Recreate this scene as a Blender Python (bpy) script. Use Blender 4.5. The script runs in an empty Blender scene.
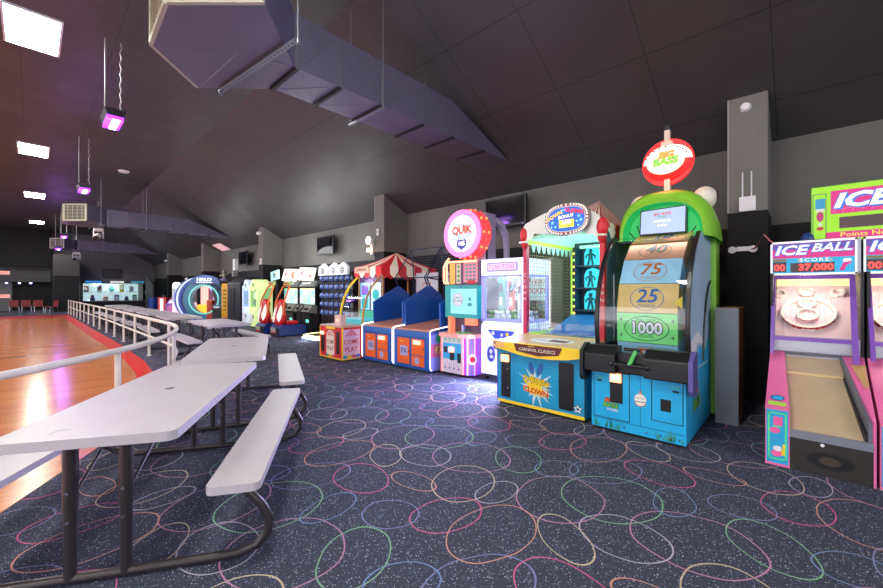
import bpy, bmesh, math, random
from mathutils import Vector, Matrix
PI = math.pi
random.seed(7)
scene = bpy.context.scene
COL = scene.collection

# ------------------------------------------------------------------ camera
cam_data = bpy.data.cameras.new('camera')
cam_data.sensor_fit = 'HORIZONTAL'; cam_data.sensor_width = 36.0
cam_data.lens = 36.0 * 385.0 / 883.0
cam_data.shift_y = -4.0 / 883.0
cam_data.clip_start = 0.05; cam_data.clip_end = 200
cam = bpy.data.objects.new('camera', cam_data); COL.objects.link(cam)
cam.location = (0, 0, 1.42)
cam.rotation_euler = (PI / 2, 0, -math.radians(46.9))
scene.camera = cam

# ------------------------------------------------------------------ light and exposure
world = bpy.data.worlds.new('hall_world'); scene.world = world; world.use_nodes = True
world.node_tree.nodes['Background'].inputs[0].default_value = (0.80, 0.78, 0.86, 1)
world.node_tree.nodes['Background'].inputs[1].default_value = 2.8
scene.view_settings.view_transform = 'Standard'
scene.view_settings.look = 'None'
scene.view_settings.gamma = 1.0
scene.view_settings.use_curve_mapping = False
scene.view_settings.exposure = 0.48
PANEL_EMIT = 60.0          # troffer diffusers in the flat ceiling
def point_light(name, loc, power, color, size=0.1, parent=None):
    d = bpy.data.lights.new(name, 'POINT'); d.energy = power; d.color = color; d.shadow_soft_size = size
    o = bpy.data.objects.new(name, d); COL.objects.link(o); o.location = loc
    if parent: o.parent = parent
    return o
def area_light(name, loc, rot, sx, sy, power, color, parent=None):
    d = bpy.data.lights.new(name, 'AREA'); d.shape = 'RECTANGLE'; d.size = sx; d.size_y = sy; d.energy = power; d.color = color
    o = bpy.data.objects.new(name, d); COL.objects.link(o); o.location = loc; o.rotation_euler = rot
    if parent: o.parent = parent
    return o

# ------------------------------------------------------------------ materials
def lin(c):
    out = []
    for x in c[:3]:
        x = x / 255.0
        out.append(x / 12.92 if x <= 0.04045 else ((x + 0.055) / 1.055) ** 2.4)
    return (out[0], out[1], out[2], 1.0)
class NT:
    def __init__(s, name):
        s.mat = bpy.data.materials.new(name); s.mat.use_nodes = True
        s.t = s.mat.node_tree; s.bsdf = s.t.nodes['Principled BSDF']; s.out = s.t.nodes['Material Output']
    def n(s, typ, **kw):
        nd = s.t.nodes.new(typ)
        for k, v in kw.items(): setattr(nd, k, v)
        return nd
    def l(s, a, b): s.t.links.new(a, b)
    def put(s, sock, v):
        if hasattr(v, 'links') or isinstance(v, bpy.types.NodeSocket): s.l(v, sock)
        else: sock.default_value = v
    def math(s, op, a, b=None, c=None):
        nd = s.n('ShaderNodeMath', operation=op)
        s.put(nd.inputs[0], a)
        if b is not None: s.put(nd.inputs[1], b)
        if c is not None: s.put(nd.inputs[2], c)
        return nd.outputs[0]
    def mix(s, fac, a, b, mode='MIX'):
        nd = s.n('ShaderNodeMix', data_type='RGBA', blend_type=mode)
        s.put(nd.inputs[0], fac); s.put(nd.inputs[6], a); s.put(nd.inputs[7], b)
        return nd.outputs[2]
    def coord(s, which='Object'):
        return s.n('ShaderNodeTexCoord').outputs[which]
    def noise(s, vec, scale, detail=2.0):
        nd = s.n('ShaderNodeTexNoise'); nd.inputs['Scale'].default_value = scale; nd.inputs['Detail'].default_value = detail
        if vec is not None: s.l(vec, nd.inputs['Vector'])
        return nd
_mats = {}
def M(name, rgb, rough=0.45, metal=0.0, emit=0.0, var=0.05, scale=6.0, spec=0.5, coat=0.0):
    if name in _mats: return _mats[name]
    k = NT(name); c = lin(rgb)
    nz = k.noise(k.coord(), scale)
    lo = tuple(x * (1 - var * 1.6) for x in c[:3]) + (1,); hi = tuple(min(1, x * (1 + var * 1.6)) for x in c[:3]) + (1,)
    col = k.mix(nz.outputs[0], lo, hi)
    k.l(col, k.bsdf.inputs['Base Color'])
    k.bsdf.inputs['Roughness'].default_value = rough; k.bsdf.inputs['Metallic'].default_value = metal
    k.bsdf.inputs['Specular IOR Level'].default_value = spec
    if coat: k.bsdf.inputs['Coat Weight'].default_value = coat
    if emit:
        k.l(col, k.bsdf.inputs['Emission Color']); k.bsdf.inputs['Emission Strength'].default_value = emit
    _mats[name] = k.mat
    return k.mat
def E(name, rgb, strength=0.6): return M(name, rgb, 0.5, 0, strength, 0.02)
def glass(name='clear_glass', tint=(235, 245, 250), refl=0.10):
    if name in _mats: return _mats[name]
    k = NT(name)
    tr = k.n('ShaderNodeBsdfTransparent'); tr.inputs[0].default_value = lin(tint)
    gl = k.n('ShaderNodeBsdfGlossy'); gl.inputs['Roughness'].default_value = 0.03
    nz = k.noise(k.coord(), 3.0); fac = k.math('MULTIPLY', nz.outputs[0], refl * 2)
    mx = k.n('ShaderNodeMixShader'); k.l(fac, mx.inputs[0]); k.l(tr.outputs[0], mx.inputs[1]); k.l(gl.outputs[0], mx.inputs[2])
    k.l(mx.outputs[0], k.out.inputs['Surface'])
    _mats[name] = k.mat
    return k.mat

# ------------------------------------------------------------------ mesh builder
def frame(n):
    n = Vector(n).normalized()
    a = Vector((0, 0, 1)) if abs(n.z) < 0.9 else Vector((1, 0, 0))
    u = n.cross(a).normalized(); v = n.cross(u).normalized()
    return u, v
class MB:
    def __init__(s): s.v = []; s.f = []; s.fm = []; s.fs = []; s.mats = []
    def mi(s, mat):
        if mat not in s.mats: s.mats.append(mat)
        return s.mats.index(mat)
    def add(s, verts, faces, mat, smooth=False):
        o = len(s.v); i = s.mi(mat)
        s.v += [tuple(p) for p in verts]
        for f in faces:
            s.f.append([o + q for q in f]); s.fm.append(i); s.fs.append(smooth)
    def box(s, x0, x1, y0, y1, z0, z1, mat):
        s.add([(x, y, z) for z in (z0, z1) for y in (y0, y1) for x in (x0, x1)],
              [(0, 2, 3, 1), (4, 5, 7, 6), (0, 1, 5, 4), (2, 6, 7, 3), (0, 4, 6, 2), (1, 3, 7, 5)], mat)
        return s
    def hexa(s, p, mat):   # 8 corners: bottom 4 ccw, top 4 ccw
        s.add(p, [(3, 2, 1, 0), (4, 5, 6, 7), (0, 1, 5, 4), (1, 2, 6, 5), (2, 3, 7, 6), (3, 0, 4, 7)], mat)
        return s
    def poly(s, pts, mat): s.add(pts, [list(range(len(pts)))], mat); return s
    def prism(s, pts, axis, a0, a1, mat, side=None):
        def P(p, a):
            if axis == 'x': return (a, p[0], p[1])
            if axis == 'y': return (p[0], a, p[1])
            return (p[0], p[1], a)
        n = len(pts); v = [P(p, a0) for p in pts] + [P(p, a1) for p in pts]
        s.add(v, [list(range(n))[::-1], [n + i for i in range(n)]], mat)
        s.add(v, [(i, (i + 1) % n, n + (i + 1) % n, n + i) for i in range(n)], side or mat)
        return s
    def tube(s, pts, r, mat, n=8, closed=False):
        pts = [Vector(p) for p in pts]; N = len(pts); rings = []
        prev = None
        for i, p in enumerate(pts):
            a = pts[(i - 1) % N] if (closed or i > 0) else p
            b = pts[(i + 1) % N] if (closed or i < N - 1) else p
            d = (b - a).normalized()
            if prev is None: u, w = frame(d)
            else:
                u = prev - d * prev.dot(d)
                if u.length < 1e-6: u, w = frame(d)
                u.normalize()
            w = d.cross(u).normalized(); prev = u
            rr = r[i] if isinstance(r, (list, tuple)) else r
            rings.append([p + (u * math.cos(2 * PI * k / n) + w * math.sin(2 * PI * k / n)) * rr for k in range(n)])
        v = [q for ring in rings for q in ring]; f = []
        for i in range(N if closed else N - 1):
            j = (i + 1) % N
            for k in range(n): f.append((i * n + k, i * n + (k + 1) % n, j * n + (k + 1) % n, j * n + k))
        s.add(v, f, mat, True)
        if not closed: s.add(v, [list(range(n))[::-1], [(N - 1) * n + k for k in range(n)]], mat)
        return s
    def cyl(s, p0, p1, r0, mat, r1=None, n=20):
        r1 = r0 if r1 is None else r1
        p0, p1 = Vector(p0), Vector(p1); u, w = frame(p1 - p0)
        v = [p0 + (u * math.cos(2 * PI * k / n) + w * math.sin(2 * PI * k / n)) * r0 for k in range(n)]
        v += [p1 + (u * math.cos(2 * PI * k / n) + w * math.sin(2 * PI * k / n)) * r1 for k in range(n)]
        s.add(v, [(k, (k + 1) % n, n + (k + 1) % n, n + k) for k in range(n)], mat, True)
        s.add(v, [list(range(n))[::-1], [n + k for k in range(n)]], mat)
        return s
    def ring(s, c, axis, r0, r1, h, mat, n=32, a0=0, a1=2 * PI, side=None):  # annulus with thickness h along axis
        c = Vector(c); ax = Vector(axis).normalized(); u, w = frame(ax)
        full = abs(a1 - a0 - 2 * PI) < 1e-6; m = n if full else n + 1; v = []
        for rr, hh in ((r0, 0), (r1, 0), (r1, h), (r0, h)):
            for k in range(m):
                a = a0 + (a1 - a0) * k / n
                v.append(c + (u * math.cos(a) + w * math.sin(a)) * rr + ax * hh)
        f = []
        for q in range(4):
            for k in range(n): f.append((q * m + k, q * m + (k + 1) % m, ((q + 1) % 4) * m + (k + 1) % m, ((q + 1) % 4) * m + k))
        s.add(v, f, mat, False)
        return s
    def ell(s, c, r, mat, nu=16, nv=10, z0=-PI / 2, z1=PI / 2):
        c = Vector(c); v = []; f = []
        for j in range(nv + 1):
            t = z0 + (z1 - z0) * j / nv
            for i in range(nu):
                a = 2 * PI * i / nu
                v.append((c.x + r[0] * math.cos(t) * math.cos(a), c.y + r[1] * math.cos(t) * math.sin(a), c.z + r[2] * math.sin(t)))
        for j in range(nv):
            for i in range(nu): f.append((j * nu + i, j * nu + (i + 1) % nu, (j + 1) * nu + (i + 1) % nu, (j + 1) * nu + i))
        s.add(v, f, mat, True)
        return s
    def grid(s, rows, mat, smooth=True, closed=False):   # rows of points, same length
        n = len(rows[0]); v = [p for r in rows for p in r]; f = []
        for j in range(len(rows) - 1):
            for i in range(n if closed else n - 1): f.append((j * n + i, j * n + (i + 1) % n, (j + 1) * n + (i + 1) % n, (j + 1) * n + i))
        s.add(v, f, mat, smooth)
        return s
    # flat marks on a plane: origin o, unit axes u, v
    def disc(s, o, u, v, rx, ry, mat, n=28):
        o, u, v = Vector(o), Vector(u), Vector(v)
        return s.poly([o + u * rx * math.cos(2 * PI * k / n) + v * ry * math.sin(2 * PI * k / n) for k in range(n)], mat)
    def ann(s, o, u, v, rx, ry, w, mat, n=32):
        o, u, v = Vector(o), Vector(u), Vector(v); P = []
        for q in (0, w):
            P += [o + u * (rx - q) * math.cos(2 * PI * k / n) + v * (ry - q) * math.sin(2 * PI * k / n) for k in range(n)]
        s.add(P, [(k, (k + 1) % n, n + (k + 1) % n, n + k) for k in range(n)], mat)
        return s
    def rect(s, o, u, v, w, h, mat):
        o, u, v = Vector(o), Vector(u), Vector(v)
        return s.poly([o - u * w / 2 - v * h / 2, o + u * w / 2 - v * h / 2, o + u * w / 2 + v * h / 2, o - u * w / 2 + v * h / 2], mat)
    def outl(s, o, u, v, w, h, t, mat):
        o, u, v = Vector(o), Vector(u), Vector(v)
        for a, b, c, d in ((0, h / 2 - t / 2, w, t), (0, -h / 2 + t / 2, w, t), (-w / 2 + t / 2, 0, t, h), (w / 2 - t / 2, 0, t, h)):
            s.rect(o + u * a + v * b, u, v, c, d, mat)
        return s
    def star(s, o, u, v, r, q, k, mat, rot=PI / 2, jit=0.0, sx=1.0):
        o, u, v = Vector(o), Vector(u), Vector(v); P = []
        for i in range(2 * k):
            a = rot + PI * i / k; rr = (r if i % 2 == 0 else q) * (1 + random.uniform(-jit, jit))
            P.append(o + u * rr * sx * math.cos(a) + v * rr * math.sin(a))
        n = len(P); s.add(P + [o], [(i, (i + 1) % n, n) for i in range(n)], mat)
        return s
    def text(s, body, o, u, v, size, mat, off=0.0, shear=0.0, wide=1.0, lift=None, back=None, boff=0.05, spacing=1.0, depth=0.0):
        o, u, v = Vector(o), Vector(u), Vector(v)
        if back is not None: s.text(body, o, u, v, size, back, off + boff, shear, wide, None, None, 0, spacing)
        cu = bpy.data.curves.new('lettering', 'FONT'); cu.body = body; cu.size = 1.0; cu.align_x = 'CENTER'; cu.align_y = 'CENTER'
        cu.offset = off; cu.shear = shear; cu.resolution_u = 2; cu.space_character = spacing; cu.extrude = depth
        ob = bpy.data.objects.new('lettering', cu)
        me = bpy.data.meshes.new_from_object(ob)
        n = u.cross(v).normalized()
        L = lift if lift is not None else (0.002 if back is not None else 0.0)
        vs = [o + u * (p.co.x * size * wide) + v * (p.co.y * size) + n * (L + p.co.z * size) for p in me.vertices]
        s.add(vs, [list(f.vertices) for f in me.polygons], mat)
        bpy.data.objects.remove(ob); bpy.data.curves.remove(cu); bpy.data.meshes.remove(me)
        return s
    def build(s, name, parent=None, loc=None, bevel=0.0, seg=2, recalc=True):
        me = bpy.data.meshes.new(name)
        me.from_pydata(s.v, [], s.f)
        for m in s.mats: me.materials.append(m)
        me.polygons.foreach_set('material_index', s.fm); me.polygons.foreach_set('use_smooth', s.fs)
        if recalc:
            bm = bmesh.new(); bm.from_mesh(me); bmesh.ops.recalc_face_normals(bm, faces=bm.faces); bm.to_mesh(me); bm.free()
        me.update()
        o = bpy.data.objects.new(name, me); COL.objects.link(o)
        if parent is not None: o.parent = parent
        if loc is not None: o.location = loc
        if bevel:
            b = o.modifiers.new('bevel', 'BEVEL'); b.width = bevel; b.segments = seg; b.limit_method = 'ANGLE'; b.angle_limit = math.radians(40)
        return o

def tag(o, label, cat, group=None, kind=None):
    if label: o['label'] = label
    if cat: o['category'] = cat
    if group: o['group'] = group
    if kind: o['kind'] = kind
    return o
def thing(name, label, cat, loc=(0, 0, 0), rotz=0.0, group=None):
    o = bpy.data.objects.new(name, None); COL.objects.link(o); o.empty_display_size = 0.1
    o.location = loc; o.rotation_euler = (0, 0, rotz)
    return tag(o, label, cat, group)
def struct(mb, name, parent=None, **kw):
    o = mb.build(name, parent, **kw); o['kind'] = 'structure'; return o
def dup(root, loc=None, rotz=None, label=None, group=None):
    r = root.copy(); COL.objects.link(r)
    if loc is not None: r.location = loc
    if rotz is not None: r.rotation_euler = (0, 0, rotz)
    if label: r['label'] = label
    if group: r['group'] = group
    for ch in list(root.children):
        c = ch.copy(); COL.objects.link(c); c.parent = r
        for g in list(ch.children):
            d = g.copy(); COL.objects.link(d); d.parent = c
    return r
UX, UY, UZ = (1, 0, 0), (0, 1, 0), (0, 0, 1)
FACE = -PI / 2           # a machine against the right wall: local x to its right, local y into it

# common materials
BLACK = M('black_plastic', (20, 20, 23), 0.4)
DARK = M('black_laminate', (26, 26, 29), 0.55)
WHITE = M('white_plastic', (232, 232, 235), 0.4)
CHROME = M('chrome_trim', (190, 192, 198), 0.22, 1.0)
STEEL = M('galvanised_steel', (150, 155, 165), 0.42, 0.85, 0, 0.12, 3.0)
RED = M('red_vinyl', (205, 32, 42), 0.4)
CREAM = M('cream_vinyl', (238, 226, 205), 0.5)
YELLOW = M('yellow_laminate', (245, 205, 40), 0.4)
ORANGE = M('orange_laminate', (236, 105, 32), 0.45)
SKYBLUE = M('sky_blue_laminate', (28, 165, 215), 0.4)
NAVY = M('navy_laminate', (28, 62, 140), 0.4)
PINK = M('pink_laminate', (240, 95, 160), 0.4)
GREEN = M('lime_green_vinyl', (110, 190, 45), 0.4)
PURPLE = M('purple_steel', (120, 70, 175), 0.4)
GLASS = glass()
READER = E('card_reader_light', (255, 150, 110), 2.2)
READSCR = E('card_reader_screen', (215, 225, 250), 1.4)
def reader(mb, x, y, z, w=0.1, h=0.1):     # card reader plate on a face looking to -y
    mb.box(x - w / 2, x + w / 2, y - 0.03, y, z - h / 2, z + h / 2, READER)
    mb.rect((x, y - 0.032, z + h * 0.1), UX, UZ, w * 0.62, h * 0.45, READSCR)

# ================================================================== SETTING
def carpet_material():
    k = NT('carpet_neon_loops'); co = k.coord()
    T = 1.62
    base = k.noise(co, 90.0, 1.0)
    col = k.mix(base.outputs[0], lin((42, 45, 57)), lin((76, 79, 98)))
    vo = k.n('ShaderNodeTexVoronoi'); vo.inputs['Scale'].default_value = 95.0; k.l(co, vo.inputs['Vector'])
    dot = k.math('LESS_THAN', vo.outputs['Distance'], 0.30)
    sep = k.n('ShaderNodeSeparateColor'); k.l(vo.outputs['Color'], sep.inputs[0])
    pick = k.math('GREATER_THAN', sep.outputs[0], 0.45)
    ramp = k.n('ShaderNodeValToRGB'); k.l(sep.outputs[1], ramp.inputs[0])
    e = ramp.color_ramp.elements; e[0].color = lin((90, 115, 140)); e[1].color = lin((200, 200, 210))
    x = e.new(0.5); x.color = lin((110, 120, 165))
    col = k.mix(k.math('MULTIPLY', dot, pick), col, ramp.outputs[0])
    rr = random.Random(11)
    cols = [(196, 96, 140), (126, 172, 134), (190, 176, 146), (124, 126, 176), (180, 128, 164), (192, 142, 124), (112, 134, 180), (172, 166, 186)]
    flat = k.n('ShaderNodeVectorMath', operation='MULTIPLY'); k.l(co, flat.inputs[0]); flat.inputs[1].default_value = (1, 1, 0)
    wob = k.noise(flat.outputs[0], 3.0, 1.0)
    wv = k.n('ShaderNodeVectorMath', operation='SCALE'); k.l(wob.outputs['Color'], wv.inputs[0]); wv.inputs['Scale'].default_value = 0.05
    pa = k.n('ShaderNodeVectorMath', operation='ADD'); k.l(flat.outputs[0], pa.inputs[0]); k.l(wv.outputs[0], pa.inputs[1])
    NE = 16
    for i in range(NE):
        a = rr.uniform(0.17, 0.33); b = a * rr.uniform(0.5, 0.9); an = rr.uniform(0, PI)
        cx = ((i * 0.618034 + 0.13) % 1.0) * T; cy = ((i + 0.5) / NE + rr.uniform(-.03, .03)) * T
        sub = k.n('ShaderNodeVectorMath', operation='SUBTRACT'); k.l(pa.outputs[0], sub.inputs[0]); sub.inputs[1].default_value = (cx, cy, 0)
        wr = k.n('ShaderNodeVectorMath', operation='WRAP'); k.l(sub.outputs[0], wr.inputs[0])
        wr.inputs[1].default_value = (T / 2, T / 2, 1); wr.inputs[2].default_value = (-T / 2, -T / 2, -1)
        mp = k.n('ShaderNodeMapping'); mp.vector_type = 'TEXTURE'; k.l(wr.outputs[0], mp.inputs['Vector'])
        mp.inputs['Rotation'].default_value = (0, 0, an); mp.inputs['Scale'].default_value = (a, b, 1)
        ln = k.n('ShaderNodeVectorMath', operation='LENGTH'); k.l(mp.outputs[0], ln.inputs[0])
        m = k.math('COMPARE', ln.outputs['Value'], 1.0, 0.0040 / math.sqrt(a * b))
        c = cols[i % len(cols)]
        col = k.mix(m, col, lin(c))
    k.l(col, k.bsdf.inputs['Base Color']); k.bsdf.inputs['Roughness'].default_value = 0.95; k.bsdf.inputs['Specular IOR Level'].default_value = 0.15
    return k.mat
def rink_material():
    k = NT('varnished_maple'); co = k.coord()
    br = k.n('ShaderNodeTexBrick'); k.l(co, br.inputs['Vector'])
    br.inputs['Scale'].default_value = 1.0; br.inputs['Brick Width'].default_value = 1.4; br.inputs['Row Height'].default_value = 0.085
    br.inputs['Mortar Size'].default_value = 0.0025; br.inputs['Color1'].default_value = lin((216, 134, 76)); br.inputs['Color2'].default_value = lin((196, 112, 62))
    br.inputs['Mortar'].default_value = lin((120, 56, 32)); br.offset = 0.37
    nz = k.noise(co, 2.0); c2 = k.mix(k.math('MULTIPLY', nz.outputs[0], 0.25), br.outputs[0], lin((214, 130, 70)))
    k.l(c2, k.bsdf.inputs['Base Color']); k.bsdf.inputs['Roughness'].default_value = 0.18; k.bsdf.inputs['Specular IOR Level'].default_value = 0.5
    return k.mat
def ceiling_material():
    k = NT('charcoal_ceiling_tiles'); co = k.coord()
    sx = k.n('ShaderNodeSeparateXYZ'); k.l(co, sx.inputs[0])
    def seam(v, T, o):
        f = k.math('FRACT', k.math('DIVIDE', k.math('ADD', v, o), T))
        return k.math('LESS_THAN', f, 0.012 / T)
    sy = seam(sx.outputs[1], 1.22, 0.98 + 12.2); sm = k.math('MAXIMUM', seam(sx.outputs[0], 1.10, 0.12 + 22), sy)
    cell = k.n('ShaderNodeVectorMath', operation='FLOOR')
    dv = k.n('ShaderNodeVectorMath', operation='DIVIDE'); k.l(co, dv.inputs[0]); dv.inputs[1].default_value = (1.10, 1.22, 50)
    k.l(dv.outputs[0], cell.inputs[0]); wn = k.n('ShaderNodeTexWhiteNoise'); k.l(cell.outputs[0], wn.inputs['Vector'])
    nz = k.noise(co, 1.3, 4.0)
    c = k.mix(wn.outputs['Value'], lin((62, 60, 63)), lin((70, 67, 69)))
    c = k.mix(k.math('MULTIPLY', nz.outputs[0], 0.45), c, lin((92, 90, 91)))
    c = k.mix(k.math('MULTIPLY', sm, 0.75), c, lin((26, 25, 28)))
    k.l(c, k.bsdf.inputs['Base Color']); k.l(k.math('ADD', k.math('MULTIPLY', nz.outputs[0], .35), .34), k.bsdf.inputs['Roughness']); k.bsdf.inputs['Specular IOR Level'].default_value = 0.45
    return k.mat
def two_tone(name, zsplit, up=(104, 103, 98), lo=(22, 22, 23)):
    k = NT(name); co = k.coord(); sx = k.n('ShaderNodeSeparateXYZ'); k.l(co, sx.inputs[0])
    nz = k.noise(co, 1.1, 5.0)
    u = k.mix(nz.outputs[0], lin(tuple(x * 0.82 for x in up)), lin(tuple(min(255, x * 1.14) for x in up)))
    c = k.mix(k.math('GREATER_THAN', sx.outputs[2], zsplit), lin(lo), u)
    k.l(c, k.bsdf.inputs['Base Color']); k.bsdf.inputs['Roughness'].default_value = 0.7; k.bsdf.inputs['Specular IOR Level'].default_value = 0.3
    return k.mat
ZC, XF, XW, ZW = 5.60, 3.22, 7.10, 3.50     # flat ceiling height, fold, right wall, wall head
YB = 39.5

# floors
m = MB(); m.poly([(-14, -9, 0), (XW + .1, -9, 0), (XW + .1, YB + .1, 0), (-14, YB + .1, 0)], carpet_material()); struct(m, 'floor')
edge = [(1.5, 30.6), (1.55, 20), (1.6, 13), (1.56, 9.6), (1.44, 8.0), (1.20, 6.6), (0.85, 5.45), (0.39, 4.58), (-0.13, 3.72), (-0.75, 2.85), (-1.6, 1.9), (-2.8, 0.9), (-5, -0.2), (-9, -0.8), (-13.9, -0.8)]
m = MB(); m.prism(edge + [(-13.9, 30.6)], 'z', 0.0, 0.004, rink_material()); struct(m, 'floor_rink')
RINKRED = M('red_rink_border', (222, 34, 24), 0.3, 0, 0, 0.06)
m = MB()
outer = edge[:7]; inner = [(1.18, 28.2), (1.22, 20), (1.3, 13), (1.30, 9.8), (1.22, 8.2), (1.05, 6.75), (0.83, 5.47)]
m.add([(x, y, 0.006) for x, y in outer] + [(x, y, 0.006) for x, y in inner], [(i, i + 1, 8 + i, 7 + i) for i in range(6)], RINKRED)
m.poly([(-13.9, 30.6, 0.006), (1.5, 30.6, 0.006), (1.18, 28.2, 0.006), (-13.9, 28.2, 0.006)], RINKRED)
struct(m, 'trim_1')

# ceiling: flat over the rink, then falling to the right wall
m = MB(); cm = ceiling_material()
m.prism([(-14, ZC), (XF, ZC), (XW + .1, ZW - 0.05), (XW + .1, ZW + 0.2), (XF, ZC + .25), (-14, ZC + .25)], 'y', -9, YB, cm)
struct(m, 'ceiling')
# right wall and its columns
WALLM = two_tone('wall_paint_two_tone', 2.33)
m = MB(); m.box(XW, XW + .12, -9, YB, 0, ZW, WALLM); struct(m, 'wall_right')
COLM = two_tone('column_paint_two_tone', 2.43, (118, 117, 112))
for y0 in (0.31, 7.97, 15.62, 23.28, 30.95):
    m = MB(); m.box(6.32, XW, y0, y0 + .41, 0, 3.95, COLM)
    m.box(6.315, 6.32, y0 + .395, y0 + .41, 2.43, 3.93, M('column_corner_bead', (150, 150, 146), 0.5))
    struct(m, 'column')
# unseen wall behind the viewpoint, kept low so fill light enters over it
m = MB(); m.box(-14, XW, -9.12, -9, 0, 2.4, M('rear_wall_paint', (60, 59, 62), .8)); struct(m, 'wall_front')
# far end of the hall
BACKM = two_tone('back_wall_paint', 2.05, (112, 108, 116), (20, 20, 22))
m = MB()
m.box(-14, 2.55, YB, YB + .12, 0, ZC, BACKM); m.box(6.15, XW, YB, YB + .12, 0, ZC, BACKM)
m.box(2.55, 6.15, YB, YB + .12, 0, ZC, BACKM)
struct(m, 'wall_back')
m = MB(); m.box(-13.9, 1.0, 38.6, YB, 3.02, ZC, M('soffit_black', (12, 12, 13), 0.8)); m.box(-13.9, 1.0, 39.1, YB, 1.98, 3.02, M('soffit_grey', (76, 76, 78), 0.8)); struct(m, 'trim_2')
m = MB(); m.box(1.05, 2.25, 35.0, YB, 0, 3.75, two_tone('pier_paint', 2.35, (80, 80, 80), (34, 36, 36))); struct(m, 'column')
m = MB(); m.prism([(34.2, 0), (36.8, 0), (36.8, 2.45), (35.9, 2.45), (34.2, 1.75)], 'x', 6.05, 6.15, M('partition_grey', (62, 62, 64), 0.7))
struct(m, 'partition')
m = MB(); m.box(-2.3, -0.86, YB - .06, YB, 0, 2.0, M('grey_door_paint', (98, 100, 104), 0.5)); m.box(-2.35, -2.3, YB - .08, YB, 0, 2.05, DARK); m.box(-.86, -.81, YB - .08, YB, 0, 2.05, DARK)
dr = struct(m, 'door_1')
m = MB(); m.box(-1.0, -.93, YB - .12, YB - .06, 0.95, 1.05, CHROME); m.build('door_handle', dr)

# ---- ceiling troffers
DIFF = E('troffer_diffuser', (255, 252, 240), PANEL_EMIT)
def troffer(name, label, x, y, sx=0.60, sy=1.24, mat=DIFF, group=None, tilt=None):
    t = thing(name, label, 'ceiling light', (x, y, ZC), 0, group)
    f = MB()
    for a, b, c, d in ((-sx / 2 - .03, sx / 2 + .03, -sy / 2 - .03, -sy / 2), (-sx / 2 - .03, sx / 2 + .03, sy / 2, sy / 2 + .03), (-sx / 2 - .03, -sx / 2, -sy / 2, sy / 2), (sx / 2, sx / 2 + .03, -sy / 2, sy / 2)):
        f.box(a, b, c, d, -0.03, 0.0, WHITE)
    f.build('frame', t)
    d = MB(); d.box(-sx / 2, sx / 2, -sy / 2, sy / 2, -0.02, 0.0, mat); d.build('diffuser', t)
    return t
labs = ['large bright ceiling light panel nearest the camera at upper left', 'second bright ceiling light panel beyond the nearest one over the rink',
        'third bright ceiling light panel along the row over the rink', 'farthest and smallest bright ceiling light panel over the rink']
for (x, y), lb in zip(((0.03, 9.05), (0.07, 16.7), (0.14, 24.6), (0.28, 34.3)), labs): troffer('ceiling_light', lb, x, y)
for x, y in ((0.03, 1.4), (0.03, -6.2), (-5.2, 1.4), (-5.2, 9.05), (-5.2, 16.7), (-5.2, 24.6), (-10.2, 9.05), (-10.2, 24.6), (-5.2, -6.2)):
    troffer('ceiling_light', 'bright ceiling light panel out of sight above and behind the viewpoint', x, y, group='ceiling light panels outside the view')
t = thing('ceiling_panel', 'pinkish square panel set in the sloped ceiling beyond the far duct', 'ceiling light', (6.82, 22.1, 3.66)); t.rotation_euler = (0, math.atan(.54), 0)
m = MB(); m.box(-.30, .30, -.62, .62, -.02, .02, WHITE); m.build('frame', t)
m = MB(); m.box(-.26, .26, -.58, .58, -.03, -.02, E('pink_glow_panel', (225, 170, 175), 0.55)); m.build('diffuser', t)  # red glow falling on the panel is put into its colour and emission

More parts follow.
